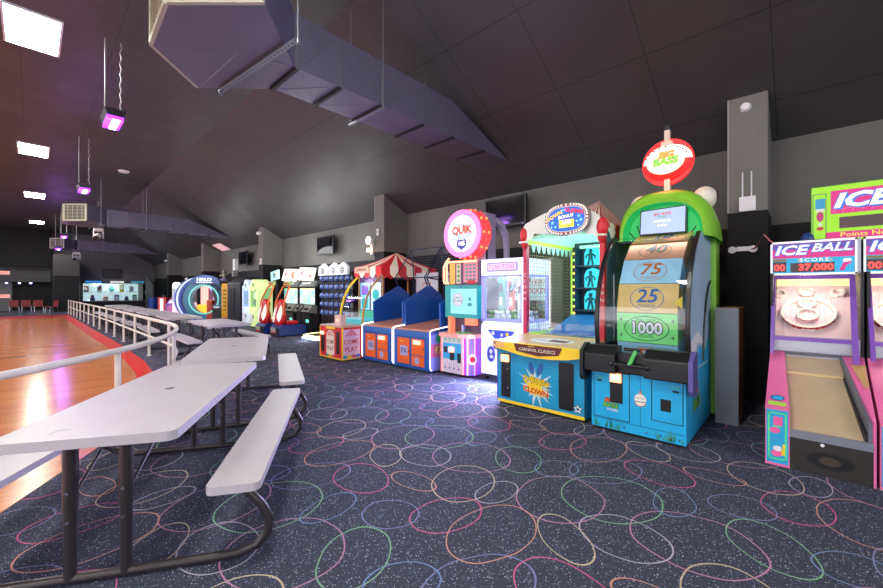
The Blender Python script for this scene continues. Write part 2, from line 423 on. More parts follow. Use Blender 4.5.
# ---- air ducts
DUCT = M('painted_duct_metal', (98, 95, 116), 0.36, 0.1, 0, 0.10, 1.6)
DUCTD = M('duct_strap_black', (14, 14, 16), 0.6)
REG = M('register_cream_metal', (168, 165, 146), 0.5)
REGIN = M('register_dark_core', (44, 44, 42), 0.7)
def air_duct(dy, label):
    t = thing('air_duct', label, 'air duct', (0, dy, 0))
    zb, zt = 3.92, 4.53
    poly = [(0.83, 4.06), (0.86, 4.85), (1.43, 5.45), (2.07, 4.79), (2.02, 4.15), (1.41, 3.44)]
    h = MB(); h.prism(poly, 'z', zb, zt, DUCT)
    # creases stamped in the sheet metal underside
    for a, b in (((0.86, 4.85), (1.5, 4.3)), ((1.5, 4.3), (2.02, 4.15)), ((1.5, 4.3), (1.43, 5.45))):
        d = Vector((b[0] - a[0], b[1] - a[1], 0)).normalized() * 0.004; n = Vector((-d.y, d.x, 0))
        h.add([(a[0] - n.x, a[1] - n.y, zb), (a[0] + n.x, a[1] + n.y, zb), (b[0] + n.x, b[1] + n.y, zb), (b[0] - n.x, b[1] - n.y, zb), ((a[0] + b[0]) / 2, (a[1] + b[1]) / 2, zb - .006)], [(0, 1, 4), (1, 2, 4), (2, 3, 4), (3, 0, 4)], DUCT)
    h.build('plenum_head', t)
    for (ax, ay), (bx, by) in ((poly[0], poly[1]), (poly[5], poly[0]), (poly[1], poly[2])):
        a, b = Vector((ax, ay, 0)), Vector((bx, by, 0)); u = (b - a); L = u.length; u.normalize(); n = Vector((u.y, -u.x, 0))
        c = (a + b) / 2
        if n.dot(c - Vector((1.45, 4.45, 0))) < 0: n = -n
        r = MB()
        def slab(s0, s1, z0, z1, d0, d1, mat):
            P = [a + u * s + n * d for s, d in ((s0, d0), (s1, d0), (s1, d1), (s0, d1))]
            r.hexa([(p.x, p.y, z0) for p in P] + [(p.x, p.y, z1) for p in P], mat)
        slab(.01, L - .01, zb + .01, zt - .01, .002, .012, REGIN)
        for s0, s1, z0, z1 in ((0, .055, zb, zt), (L - .055, L, zb, zt), (.055, L - .055, zb, zb + .05), (.055, L - .055, zt - .05, zt)): slab(s0, s1, z0, z1, .0, .035, REG)
        for i in range(9): z = zb + .09 + i * .052; slab(.06, L - .06, z, z + .012, .012, .03, REG)
        for i in range(1, 5): s = L * i / 5; slab(s, s + .01, zb + .05, zt - .05, .013, .026, REG)
        r.build('air_register', t)
    b = MB()
    y0, y1 = 4.15, 4.80; xa, xt, xe = 2.02, 4.70, 6.33
    b.prism([(xa, zb), (xe, zb), (xt, zt - .03), (xa, zt)], 'y', y0, y1, DUCT)
    for xl, xr in ((2.08, 2.6), (2.65, 3.22), (3.28, 4.02), (4.08, 4.68)):
        for (p, q) in (((xl, zb), (xr, zt - .02)), ((xl, zt - .02), (xr, zb))): b.tube([(p[0], y0, p[1]), (q[0], y0, q[1])], .004, DUCT, 4)
        b.tube([(xl, y0, zb), (xr, y1, zb)], .003, DUCT, 4); b.tube([(xr, y0, zb), (xl, y1, zb)], .003, DUCT, 4)
    b.build('duct_run', t)
    for x in (2.05, 2.62, 3.25, 4.05, 4.72, 5.55):
        s = MB(); s.box(x - .018, x + .018, y0 - .01, y1 + .02, zb - .03, zb, DUCTD)
        if x < 4.7: s.box(x - .006, x + .006, y0 - .012, y0, zb - .03, zt, STEEL)
        s.build('strap', t)
    g = MB(); g.box(3.235, 3.265, y0 - .05, y1 + .12, zb - .055, zb - .03, STEEL)
    g.tube([(3.25, y0 - .03, zb - .05), (3.25, y0 - .03, 5.57)], .008, STEEL, 6); g.tube([(3.25, y1 + .08, zb - .05), (3.25, y1 + .08, 5.57)], .008, STEEL, 6)
    g.build('hanger', t)
    # perforated angle iron under the head
    A, B = Vector((1.62, 5.28, zb - .035)), Vector((1.80, 3.62, zb - .035)); d = (B - A).normalized(); w = Vector((-d.y, d.x, 0)) * .03
    g = MB(); P = [A - w, A + w, B + w, B - w]
    g.hexa([(p.x, p.y, zb - .035) for p in P] + [(p.x, p.y, zb - .02) for p in P], STEEL)
    n = 26
    for i in range(n):
        p = A + (B - A) * ((i + .5) / n); g.disc((p.x, p.y, zb - .0365), UX, UY, .011, .011, DUCTD, 8)
    for p in (A, B): g.tube([(p.x, p.y, zb - .06), (p.x, p.y, 5.6 if p.y < 4 else zb + .02)], .007, STEEL, 6); g.cyl((p.x, p.y, zb - .075), (p.x, p.y, zb - .04), .02, STEEL, n=8)
    g.build('angle_iron', t)
    return t
air_duct(0, 'big nearest grey air duct with faceted register head, overhead')
air_duct(15.4, 'middle grey air duct running to the right wall beyond the first duct')
air_duct(28.8, 'farthest small grey air duct above the pier at the back wall')

# ---- hanging ultraviolet floods and white moving-head lights, smoke detector
UVM = E('ultraviolet_tube', (140, 40, 255), 4.0)
UVW = E('ultraviolet_tube_core', (225, 190, 255), 9.0)
ROD = M('hanging_chain_grey', (178, 172, 176), 0.5, 0.4)
def uv_flood(x, y, z, label, s=1.0):
    t = thing('ultraviolet_flood_light', label, 'ceiling light', (x, y, z))
    r = MB(); top = ZC - z
    for dx, k in ((-.10, 0), (.10, 1)):
        pts = [(dx, 0, .16)]
        n = 14
        for i in range(1, n): pts.append((dx + .012 * (1 if i % 2 else -1) * k, 0, .16 + (top - .16) * i / n))
        r.tube(pts + [(dx, 0, top)], .011, ROD, 6)
    r.build('hanging_chain', t)
    h = MB(); h.prism([(-.10, .05), (.10, .05), (.14, .16), (-.14, .16)], 'y', -.30, .30, BLACK); h.build('housing', t)
    l = MB(); l.box(-.105, .105, -.28, .28, .0, .05, UVM); l.box(-.03, .06, -.26, .26, -.01, .0, UVW); l.build('tube', t)
    point_light('ultraviolet_glow', (0, 0, -.25), 26, (.45, .16, 1.0), .15, t)
    return t
uv_flood(0.95, 8.43, 4.20, 'nearest hanging ultraviolet flood light glowing violet at upper left')
uv_flood(1.01, 14.37, 4.12, 'second hanging ultraviolet flood light glowing violet in front of the middle duct')
uv_flood(1.17, 27.2, 4.08, 'third smaller ultraviolet flood light glowing beyond the middle duct')
uv_flood(1.07, 30.3, 3.68, 'farthest ultraviolet flood light glowing in front of the farthest duct')
def moving_head(x, y, z, label):
    t = thing('stage_light', label, 'stage light', (x, y, z))
    r = MB(); r.tube([(0, 0, .28), (0, 0, ZC - z)], .018, ROD, 6); r.build('pole', t)
    b = MB(); b.box(-.17, .17, -.14, .14, .16, .30, WHITE); b.build('base', t, bevel=.02)
    y_ = MB()
    for sx in (-.19, .15): y_.box(sx, sx + .04, -.07, .07, -.16, .18, WHITE)
    y_.build('yoke', t, bevel=.01)
    h = MB(); h.cyl((0, .12, -.02), (-.10, -.22, -.17), .13, WHITE, .11); h.cyl((-.10, -.22, -.17), (-.115, -.27, -.19), .105, BLACK, .095); h.build('lamp_head', t)
moving_head(2.2, 24.2, 4.02, 'white moving stage light hanging on a pole under the middle duct')
moving_head(2.03, 34.0, 3.55, 'smaller white moving stage light hanging in front of the pier')
t = thing('smoke_detector', 'white round smoke detector on the flat ceiling beyond the violet lights', 'smoke detector', (2.25, 17.4, ZC))
m = MB(); m.cyl((0, 0, -.05), (0, 0, 0), .13, WHITE, .17); m.build('body', t)

# ---- railing of the rink
RAILM = M('cream_rail_paint', (212, 207, 198), 0.4)
R0, CXR, CYR = 6.25, -4.49, 8.7
def railpt(sv):      # arc length along the rail; 0 is the start of the curve, negative goes far along the straight
    if sv <= 0: return Vector((CXR + R0 + min(0, (sv + 7) * .012), CYR - sv, 0))
    a = sv / R0; return Vector((CXR + R0 * math.cos(a), CYR - R0 * math.sin(a), 0))
ts = thing('railing', 'long cream metal railing curving around the orange rink', 'railing', (1.76, 8.7, 0))
off = Vector((-1.76, -8.7, 0))
ss = [-23.3 + i * 1.2 for i in range(20)] + [0.3 + i * .35 for i in range(24)]
for z, nm, r in ((0.80, 'top_rail', .032), (0.42, 'middle_rail', .022)):
    m = MB()
    rows = []
    pts = [railpt(q) + off + Vector((0, 0, z)) for q in ss]
    m.tube(pts if nm == 'top_rail' else pts[:26], r, RAILM, 10)
    m.build(nm, ts)
posts = [-1.6 - 1.66 * i for i in range(14)] + [0.15, 2.0, 3.85, 5.7, 7.6]
for q in posts:
    p = railpt(q) + off; m = MB()
    m.cyl((p.x, p.y, .01), (p.x, p.y, .80), .027, RAILM, n=12); m.cyl((p.x, p.y, 0), (p.x, p.y, .012), .05, RAILM, n=12); m.build('post', ts)

# ================================================================== PICNIC TABLES
TOPM = M('light_grey_moulded_plastic', (188, 182, 190), 0.42, 0, 0, 0.03)
FRAMEM = M('bronze_powder_coat', (66, 60, 62), 0.35, 0.45)
def rrect(w, h, r, n=5):
    P = []
    for cx, cy, a0 in ((w / 2 - r, h / 2 - r, 0), (-w / 2 + r, h / 2 - r, PI / 2), (-w / 2 + r, -h / 2 + r, PI), (w / 2 - r, -h / 2 + r, 1.5 * PI)):
        P += [(cx + r * math.cos(a0 + PI / 2 * i / n), cy + r * math.sin(a0 + PI / 2 * i / n)) for i in range(n + 1)]
    return P
def make_picnic_table(label, group):
    t = thing('picnic_table', label, 'table', (0, 0, 0), 0, group)
    m = MB(); m.prism(rrect(.75, 1.85, .05), 'z', .693, .74, TOPM); m.build('tabletop', t, bevel=.008)
    m = MB(); m.cyl((0, 0, .738), (0, 0, .7412), .022, BLACK); m.ring((0, 0, .7405), UZ, .022, .030, .001, M('plug_grey', (150, 146, 150), .5)); m.build('umbrella_plug', t)
    m = MB(); m.box(-.18, -.175, -.84, -.78, .7395, .7412, M('mould_mark_grey', (158, 153, 158), .5)); m.box(-.18, -.12, -.785, -.78, .7395, .7412, M('mould_mark_grey', (150, 146, 150), .5)); m.build('mould_mark', t)
    for sx in (-1, 1):
        m = MB(); m.prism([(p[0] + sx * .632, p[1]) for p in rrect(.25, 1.92, .04)], 'z', .42, .46, TOPM); m.build('bench', t, bevel=.008)
    for sy in (-1, 1):
        y = sy * .80
        pts = []
        for sx in (-1, 1):
            seg = [(.58, .41), (.66, .36), (.735, .27), (.775, .19), (.765, .12), (.715, .06), (.63, .03), (.52, .026)]
            if sx < 0: pts += [(-a, y, z) for a, z in seg]
            else: pts += [(a, y, z) for a, z in reversed(seg)]
        m = MB(); m.tube(pts, .024, FRAMEM, 10)
        for sx in (-1, 1): m.box(sx * .632 - .11, sx * .632 + .11, y - .03, y + .03, .405, .42, FRAMEM)
        m.build('end_frame', t)
        for sx in (-1, 1):
            lx = sx * .115
            m = MB(); m.cyl((lx, y, .03), (lx, y, .36), .026, FRAMEM, n=12); m.cyl((lx, y, .36), (lx, y, .70), .030, FRAMEM, n=12)
            lg = m.build('leg', t)
            for z in (.31, .45):
                m = MB(); m.cyl((lx, y - .034, z), (lx, y + .034, z), .009, CHROME, n=8); m.build('bolt', lg)
        m = MB(); m.tube([(0, y, .66), (0, sy * .70, .60), (0, sy * .22, .66)], .010, FRAMEM, 6)
        for sx in (-1, 1): m.tube([(sx * .115, y - sy * .03, .42), (sx * .12, sy * .30, .69)], .009, FRAMEM, 6)
        m.box(-.17, .17, y - .015, y + .015, .675, .693, FRAMEM)
        m.build('brace', t)
    return t
G = 'picnic tables along the rink railing'
tab = make_picnic_table('nearest light grey picnic table with two benches, bottom left', G)
tab.location = (.66, 3.19, 0); tab.rotation_euler = (0, 0, -math.radians(32.5))
for x, y, a, lb in ((1.69, 5.05, 23.5, 'second light grey picnic table just behind the nearest one'),
                    (2.76, 9.15, 2, 'third light grey picnic table where the railing starts to curve'),
                    (2.66, 12.0, 3, 'fourth picnic table along the straight railing'),
                    (2.66, 14.5, 0, 'fifth picnic table along the straight railing'),
                    (2.66, 17.0, 0, 'sixth picnic table along the straight railing'),
                    (2.66, 19.5, 0, 'seventh picnic table along the straight railing'),
                    (2.66, 22.0, 0, 'eighth and farthest picnic table along the straight railing')):
    dup(tab, (x, y, 0), -math.radians(a), lb)

# ================================================================== CHAIRS AND FAR END
CHM = M('maroon_chair_vinyl', (120, 36, 40), 0.6)
def chair(x, y, rz, label, g):
    t = thing('waiting_chair', label, 'chair', (x, y, 0), rz, g); t.scale = (.86, .86, .84)
    m = MB(); m.box(-.25, .25, -.25, .25, .40, .48, CHM); m.build('seat', t, bevel=.02)
    m = MB(); m.prism([(.20, .46), (.26, .46), (.33, .90), (.28, .90)], 'x', -.25, .25, CHM); m.build('backrest', t, bevel=.015)
    for sx in (-.24, .24):
        m = MB(); m.tube([(sx, -.25, .01), (sx, -.20, .42)], .014, CHROME, 6); m.build('leg', t)
        m = MB(); m.tube([(sx, .30, .01), (sx, .22, .42), (sx, .28, .7)], .014, CHROME, 6); m.build('leg', t)
    return t
for i, (x, y, lb) in enumerate(((-.70, 36.6, 'maroon waiting chair at the left end of the row by the far wall'), (-.16, 36.4, 'second maroon waiting chair from the left by the far wall'),
                               (.38, 36.2, 'third maroon waiting chair from the left by the far wall'))):
    chair(x, y, 0.1, lb, 'maroon chairs by the far wall')
chair(.93, 34.6, -1.1, 'maroon waiting chair turned sideways next to the grey pier', 'maroon chairs by the far wall')

# lit prize counter in the back wall
WIN = M('counter_frame_grey', (170, 180, 175), 0.4)
t = thing('prize_counter', 'brightly lit glass fronted prize display window in the back wall', 'display case', (4.35, YB - 1.07, 0))
m = MB(); LIT = E('counter_backlight', (206, 220, 216), .8)
m.box(-1.8, 1.8, 1.0, 1.06, .42, 1.97, LIT); m.box(-1.8, -1.74, 0, 1.0, .42, 1.97, WIN); m.box(1.74, 1.8, 0, 1.0, .42, 1.97, WIN); m.box(-1.8, 1.8, 0, 1.0, .0, .42, DARK); m.box(-1.8, 1.8, 0, 1.0, 1.93, 1.97, DARK)
m.build('display_box', t)
m = MB(); m.box(-1.8, 1.8, -.05, .0, 1.90, 1.97, WIN); m.box(-1.8, 1.8, -.05, 0, .42, .62, WIN); m.box(-1.8, -1.70, -.05, 0, .42, 1.97, WIN); m.box(1.5, 1.8, -.05, 0, .42, 1.97, WIN); m.build('window_frame', t)
m = MB(); m.box(-1.7, 1.5, -.02, -.015, .62, 1.90, GLASS); m.build('window_pane', t)
m = MB(); m.box(-1.7, 1.7, .3, .9, 1.25, 1.28, WHITE); m.build('shelf', t)
m = MB(); m.box(-1.9, 1.85, -.75, -.1, .0, .55, DARK); m.box(-1.95, 1.9, -.8, -.08, .55, .6, M('counter_top_grey', (90, 92, 92), .4)); m.build('counter', t)
point_light('display_light', (0, .2, 1.8), 30, (.95, 1, .97), .3, t)
cols = [(210, 60, 50), (60, 110, 200), (240, 240, 240), (235, 120, 90), (70, 170, 160), (150, 90, 170), (230, 200, 70), (90, 60, 110), (215, 225, 235), (120, 190, 90)]
xs = [-1.5, -1.15, -.75, -.4, -.05, .25, .55, .85, 1.15, 1.35]
kinds = ['red', 'blue', 'white', 'salmon', 'teal', 'violet', 'yellow', 'plum', 'pale', 'green']
for i, x in enumerate(xs):
    m = MB(); pm = M('prize_' + kinds[i], cols[i], .5)
    h = .42 + .07 * ((i * 7) % 4)
    if i % 3 == 1: m.ell((0, 0, h * .42), (.15, .14, h * .42), pm, 14, 8); m.ell((0, -.02, h * .85), (.11, .11, .10), pm, 12, 8)
    else: m.box(-.13, .13, -.1, .1, 0, h, pm); m.box(-.09, .09, -.105, -.1, h * .3, h * .8, WHITE if i != 2 else M('prize_red', cols[0]))
    o = m.build('prize', None, (4.35 + x, YB - .62, .421 if i % 2 else 1.281)); 
    tag(o, '%s prize item standing in the lit display window at the far end' % kinds[i], 'prize', 'prizes in the display window')
for x0, x1, rgb, lb, name in ((2.75, 3.65, (30, 120, 200), 'small blue backlit sign above the left of the prize window', 'window_sign'), (4.15, 4.95, (190, 185, 185), 'small pale sign above the middle of the prize window', 'window_sign'), (5.4, 6.2, (40, 120, 150), 'small teal backlit sign above the right of the prize window', 'window_sign')):
    m = MB(); m.box(-(x1 - x0) / 2, (x1 - x0) / 2, -.06, 0, 0, .13, E('sign_' + str(rgb), rgb, 1.0)); m.box(-.2, .2, -.065, -.06, .05, .08, WHITE)
    tag(m.build(name, None, ((x0 + x1) / 2 + .03, YB - 1.0, 1.97)), lb, 'sign')
t = thing('framed_screen', 'dark framed flat screen high on the back wall above the prize window', 'screen', (4.42, YB, 2.70))
m = MB()
for a in ((-.58, .58, .31, .37), (-.58, .58, -.37, -.31), (-.58, -.52, -.37, .37), (.52, .58, -.37, .37)): m.box(a[0], a[1], -.06, 0, a[2], a[3], BLACK)
m.build('screen_frame', t)
m = MB(); m.box(-.52, .52, -.03, 0, -.31, .31, M('dull_screen', (62, 58, 66), .3)); m.build('screen_panel', t)
m = MB(); m.box(-.3, .3, -.03, 0, -.16, .16, M('notice_paper', (200, 190, 175), .6)); m.box(-.2, .2, -.032, -.03, -.02, .02, M('notice_ink', (110, 60, 50)))
tag(m.build('wall_notice', None, (6.75, YB, 1.22)), 'small pale notice on the dark back wall right of the prize window', 'notice')
EXITM = E('exit_sign_red', (255, 70, 55), 1.6)
for (x, z, lb) in ((-1.25, 2.58, 'red exit sign high on the far left wall band'), (-1.25, 1.0, 'small red lit sign on the grey far left door')):
    m = MB(); y = 39.1 if z > 2 else YB - .06
    m.box(-.32, .32, -.06, 0, -.12, .12, M('exit_case', (215, 180, 170), .5, 0, .35)); m.text('EXIT', (0, -.062, 0), UX, UZ, .22, EXITM, .01)
    tag(m.build('exit_sign', None, (x, y, z)), lb, 'sign')
for i, (x, w) in enumerate(((-1.08, 'left'), (-.5, 'middle'), (.03, 'right'))):
    t = thing('wall_spot', '%s one of three small blue lights under the far left band' % w, 'light', (x, 38.95, 1.84), 0, 'three small blue lights')
    m = MB(); m.box(-.09, .09, .0, .14, 0, .14, BLACK); m.build('housing', t)
    m = MB(); m.ell((0, 0, .05), (.07, .04, .05), E('blue_spot', (150, 170, 255), 5.0), 10, 6); m.build('bulb', t)
t = thing('trash_barrel', 'blue trash barrel by the grey partition at the far end', 'trash can', (6.0, 33.7, 0))
m = MB(); m.cyl((0, 0, 0), (0, 0, .85), .27, M('blue_barrel_plastic', (32, 70, 170), .4), .30); m.build('barrel', t)
m = MB(); m.ring((0, 0, .85), UZ, .2, .31, .04, M('blue_barrel_plastic', (32, 70, 170), .4)); m.build('rim', t)

# ================================================================== WALL FITTINGS
def wall_tv(y, z, w, h, label, ang=0.0):
    t = thing('wall_television', label, 'television', (XW, y, z), FACE)
    m = MB(); m.box(-.10, .10, -.18, 0, -.14, .14, BLACK); m.box(-.05, .05, -.24, -.18, -.1, .1, BLACK); m.build('bracket', t)
    m = MB(); m.box(-w / 2, w / 2, -.31, -.24, -h / 2, h / 2, BLACK); tc = m.build('case', t, bevel=.008)
    m = MB(); m.box(-w / 2 + .035, w / 2 - .035, -.315, -.31, -h / 2 + .05, h / 2 - .035, M('black_screen_glass', (10, 11, 13), .07)); m.build('screen_panel', tc)
    m = MB(); m.cyl((w / 2 - .07, -.316, -h / 2 + .025), (w / 2 - .07, -.31, -h / 2 + .025), .012, CHROME, n=10); m.build('logo_badge', tc)
wall_tv(4.55, 3.06, 1.02, .62, 'black wall television above the white prize machine, nearest of the three')
wall_tv(11.75, 2.93, 1.05, .62, 'black wall television between the two middle columns')
wall_tv(19.1, 2.9, 1.05, .66, 'farthest black wall television beyond the third column')
def on_column(name, label, cat, y, z, fn, x=6.32):
    t = thing(name, label, cat, (x, y, z), FACE); fn(t); return t
def fn(t):
    m = MB(); m.box(-.085, .085, -.05, 0, -.09, .10, WHITE); m.build('case', t, bevel=.008)
    for sx in (-.05, .04):
        m = MB(); m.cyl((sx, -.02, .10), (sx, -.02, .42), .008, WHITE, n=8); m.build('antenna', t)
on_column('router', 'white wireless router with two antennas on the nearest column', 'router', .51, 2.52, fn)
def fn(t):
    m = MB(); m.box(-.07, .07, -.05, 0, -.03, .03, WHITE); m.build('case', t, bevel=.006)
    for sx in (-.11, .10):
        m = MB(); m.cyl((sx, -.03, -.005), (sx, -.08, -.01), .032, WHITE, .045, n=12); m.build('lamp_head', t)
on_column('emergency_light', 'small white emergency light low on the nearest column', 'emergency light', .55, 1.95, fn)
m = MB(); m.tube([(6.27, .47, 1.95), (6.05, .42, 1.93), (5.75, .36, 1.97), (5.42, .30, 2.02), (5.22, .24, 1.93), (5.2, .20, 1.885)], .008, M('pink_wire', (205, 110, 120), .5), 6)
tag(m.build('power_wire'), 'thin pink wire from the emergency light to the first alley', 'wire')
def fn(t):
    m = MB(); m.cyl((0, 0, 0), (0, -.05, 0), .06, WHITE, .045); m.build('body', t)
on_column('smoke_detector', 'white round detector high on the nearest column', 'smoke detector', .53, 3.78, fn)
def fn(t):
    m = MB(); m.box(-.05, .05, -.05, 0, -.09, .09, WHITE); m.build('body', t, bevel=.02)
    m = MB(); m.box(-.02, .02, -.054, -.05, -.02, .04, M('thermostat_window', (120, 120, 120), .3)); m.build('display', t)
on_column('thermostat', 'white thermostat box on the second column above the striped tent', 'thermostat', 8.2, 2.95, fn)
for y, z, lb in ((15.85, 3.7, 'small white camera at the top of the third column'), (31.2, 3.4, 'tiny white camera at the top of the farthest column')):
    def fn(t):
        m = MB(); m.box(-.05, .05, -.04, 0, -.05, .05, WHITE); m.build('mount', t)
        m = MB(); m.ell((0, -.09, -.02), (.08, .08, .08), WHITE, 12, 8); m.build('dome', t)
    on_column('security_camera', lb, 'camera', y, z, fn)
def fn(t):
    m = MB(); m.box(-.06, .06, -.05, 0, -.10, .12, WHITE); m.build('body', t, bevel=.01)
    m = MB(); m.box(-.04, .04, -.055, -.05, -.02, .08, RED); m.build('strobe', t)
on_column('alarm_strobe', 'small white alarm box halfway up the third column', 'alarm', 15.8, 2.55, fn)
t = thing('wall_speaker', 'white speaker cluster on the wall beside the farthest television', 'speaker', (XW, 20.6, 2.35), FACE)
m = MB(); m.box(-.12, .12, -.2, 0, .05, .62, WHITE); m.build('cabinet', t, bevel=.02)
m = MB(); m.box(-.18, .02, -.22, 0, -.25, .0, M('speaker_grey', (150, 150, 150), .5)); m.build('junction_box', t)
t = thing('wall_spotlight', 'small bright white spotlight on the wall above the striped tent', 'light', (6.36, 8.44, 2.62), FACE)
m = MB(); m.box(-.04, .04, -.10, 0, -.25, .10, WHITE); m.build('bracket', t)
m = MB(); m.cyl((0, -.1, .12), (0, -.2, .12), .10, WHITE, .12); m.build('shade', t)
m = MB(); m.cyl((0, -.2, .12), (0, -.21, .12), .09, E('white_spot_lens', (240, 245, 255), 5)); m.build('lens', t)
m = MB(); m.box(-.08, .05, -.2, -.1, -.18, -.08, E('amber_spot', (255, 200, 140), 3)); m.build('amber_lamp', t)

# ================================================================== ICE BALL ALLEYS
MAG = M('magenta_print', (205, 40, 130), 0.4); CYAN = M('cyan_print', (40, 165, 215), 0.4); VIOLET = M('violet_print', (100, 70, 160), 0.4)
LEDR = E('red_led_digits', (255, 45, 40), 3.2); LEDB = M('led_window_dark', (42, 6, 10), 0.25)
RIV = M('ring_ivory', (246, 234, 222), 0.4)
LANE = M('lane_tan_laminate', (186, 166, 138), 0.28, 0, 0, 0.08)
ICEWHITE = E('backlit_white_print', (235, 232, 240), 0.35); ICEBLUE = E('backlit_blue_print', (45, 110, 200), 0.35); ICEMAG = E('backlit_magenta_print', (200, 40, 120), 0.35)
ICECY = E('backlit_cyan_print', (40, 160, 205), 0.30)
RAILPINK = M('alley_pink_laminate', (226, 108, 164), 0.36)
BOARD = M('target_board_pink', (224, 190, 198), 0.45)
def ice_alley(label, yc):
    t = thing('ball_alley', label, 'arcade game', (4.13, yc, 0), FACE, 'ball alleys at the right')
    m = MB(); m.hexa([(-.305, 0, 0), (-.155, 0, 0), (-.205, .75, 0), (-.305, .75, 0), (-.305, 0, .47), (-.155, 0, .47), (-.205, .75, .84), (-.305, .75, .84)], RAILPINK)
    m.disc((-.232, .105, .5265), UX, Vector((0, .8, .4)).normalized(), .042, .034, CYAN); m.ann((-.232, .105, .5275), UX, Vector((0, .8, .4)).normalized(), .044, .036, .008, NAVY)
    v = Vector((0, .9, .44)).normalized()
    m.rect((-.232, .04, .4935), UX, v, .11, .045, M('lime_print', (170, 220, 70), .5))
    # printed front panel: teal field, lime border, pink blocks, small white and yellow shapes
    m.rect((-.23, -.002, .235), UX, UZ, .135, .43, CYAN); m.outl((-.23, -.003, .24), UX, UZ, .115, .38, .012, M('mint_print', (90, 225, 150), .5))
    m.rect((-.225, -.004, .36), UX, UZ, .055, .07, PINK); m.disc((-.245, -.004, .285), UX, UZ, .032, .024, PINK); m.rect((-.232, -.0045, .316), UX, UZ, .05, .012, M('mint_print', (90, 225, 150)))
    m.disc((-.235, -.004, .10), UX, UZ, .032, .026, PINK); m.disc((-.228, -.0045, .14), UX, UZ, .028, .022, WHITE); m.poly([(-.205, -.0045, .09), (-.185, -.0045, .09), (-.182, -.0045, .18), (-.2, -.0045, .18), (-.195, -.0045, .14), (-.208, -.0045, .14)], YELLOW)
    m.build('side_rail', t)
    m = MB(); m.hexa([(.292, 0, 0), (.305, 0, 0), (.305, .75, 0), (.175, .75, 0), (.292, 0, .47), (.305, 0, .47), (.305, .75, .84), (.175, .75, .84)], RAILPINK)
    m.poly([(.275, .34, .652), (.30, .34, .652), (.30, .62, .79), (.215, .62, .79)], M('hologram_print', (215, 175, 120), .25, .3))
    m.build('side_rail', t)
    # dark padded wall along the right of the lane
    m = MB(); m.hexa([(.268, .03, .30), (.291, .03, .30), (.176, .74, .66), (.160, .74, .66), (.268, .03, .45), (.291, .03, .45), (.176, .74, .83), (.160, .74, .83)], M('lane_side_grey', (120, 128, 140), .35, .3))
    m.hexa([(.25, .03, .31), (.268, .03, .31), (.160, .74, .70), (.147, .74, .70), (.25, .03, .365), (.268, .03, .365), (.160, .74, .755), (.147, .74, .755)], DARK)
    m.build('lane_cushion', t)
    m = MB(); m.hexa([(-.155, .02, .28), (.292, .02, .28), (.175, .60, .62), (-.2, .60, .62), (-.155, .02, .30), (.292, .02, .30), (.175, .60, .665), (-.2, .60, .665)], LANE)
    m.hexa([(-.2, .60, .62), (.175, .60, .62), (.175, .78, .70), (-.205, .78, .70), (-.2, .60, .685), (.175, .60, .685), (.175, .78, .80), (-.205, .78, .80)], LANE)
    m.cyl((-.2, .60, .668), (.176, .60, .668), .014, M('lane_bump_tan', (214, 190, 140), .25), n=10)
    m.build('lane', t)
    m = MB(); m.box(-.155, .292, -.005, .02, .255, .315, STEEL); m.cyl((.03, -.008, .235), (.03, -.002, .235), .012, WHITE, n=10); m.build('lane_lip', t)
    m = MB(); m.box(-.155, .292, .0, .02, .0, .255, M('kick_panel_black', (38, 34, 30), .5)); m.disc((.07, -.002, .12), UX, UZ, .13, .062, BLACK); m.disc((.07, -.003, .12), UX, UZ, .058, .032, M('speaker_brown', (62, 52, 42), .7))
    for sx in (-.13, .27): m.cyl((sx, -.006, .03), (sx, 0, .03), .008, CHROME, n=8)
    m.build('kick_panel', t)
    # cabinet round the target
    CAB = M('alley_cabinet_black', (24, 22, 26), .5); WARM = E('target_backlight_warm', (255, 222, 140), 0.7)
    m = MB(); m.box(-.305, -.285, .75, 2.3, 0, 1.58, CAB); m.box(.285, .305, .75, 2.3, 0, 1.58, CAB); m.box(-.285, .285, 2.2, 2.3, 0, 1.58, CAB); m.box(-.305, .305, 1.25, 2.3, 1.56, 1.60, CAB)
    m.box(-.285, .285, 1.535, 1.56, 1.30, 1.56, WARM)
    m.build('cabinet', t)
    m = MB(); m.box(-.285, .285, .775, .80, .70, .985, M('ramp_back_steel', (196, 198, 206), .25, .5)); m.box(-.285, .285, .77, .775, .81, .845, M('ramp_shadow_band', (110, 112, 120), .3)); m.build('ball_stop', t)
    nb = Vector((0, -1, 1)).normalized(); vb = Vector((0, 1, 1)).normalized()
    m = MB(); m.hexa([(-.284, .80, .72), (.284, .80, .72), (.284, 1.53, 1.45), (-.284, 1.53, 1.45), (-.284, .80, .735), (.284, .80, .735), (.284, 1.53, 1.465), (-.284, 1.53, 1.465)], BOARD); m.build('target_board', t)
    m = MB()
    def br(Y, X, Z): return Vector((-.085 - Y, X - 4.13, Z)) + nb * .012
    bc = br(-.045, 5.39, 1.14)
    m.ring(bc, nb, .185, .200, .065, RED, 36, PI * .12, PI * .88); m.ring(bc, nb, .185, .200, .065, RIV, 36, PI * .88, 2.12 * PI)
    m.ring(bc + nb * .065, nb, .183, .202, .005, RIV, 36)
    m.rect(bc - vb * .202 + nb * .033, UX, nb, .10, .022, WHITE)
    m.build('target_ring', t)
    for (Y, X, Z, r) in ((-.04, 5.38, 1.13, .080), (-.04, 5.49, 1.24, .066), (-.035, 5.60, 1.35, .058), (.17, 5.585, 1.335, .052), (-.265, 5.60, 1.35, .052)):
        m = MB(); c = br(Y, X, Z); m.ring(c, nb, r - .012, r, .055, RIV, 24); m.ring(c + nb * .055, nb, r - .014, r + .004, .008, M('ring_lip_cream', (240, 214, 206), .4), 24); m.disc(c + nb * .002, UX, vb, r - .013, r - .013, M('ring_hole', (150, 62, 74), .7)); m.build('target_ring', t)
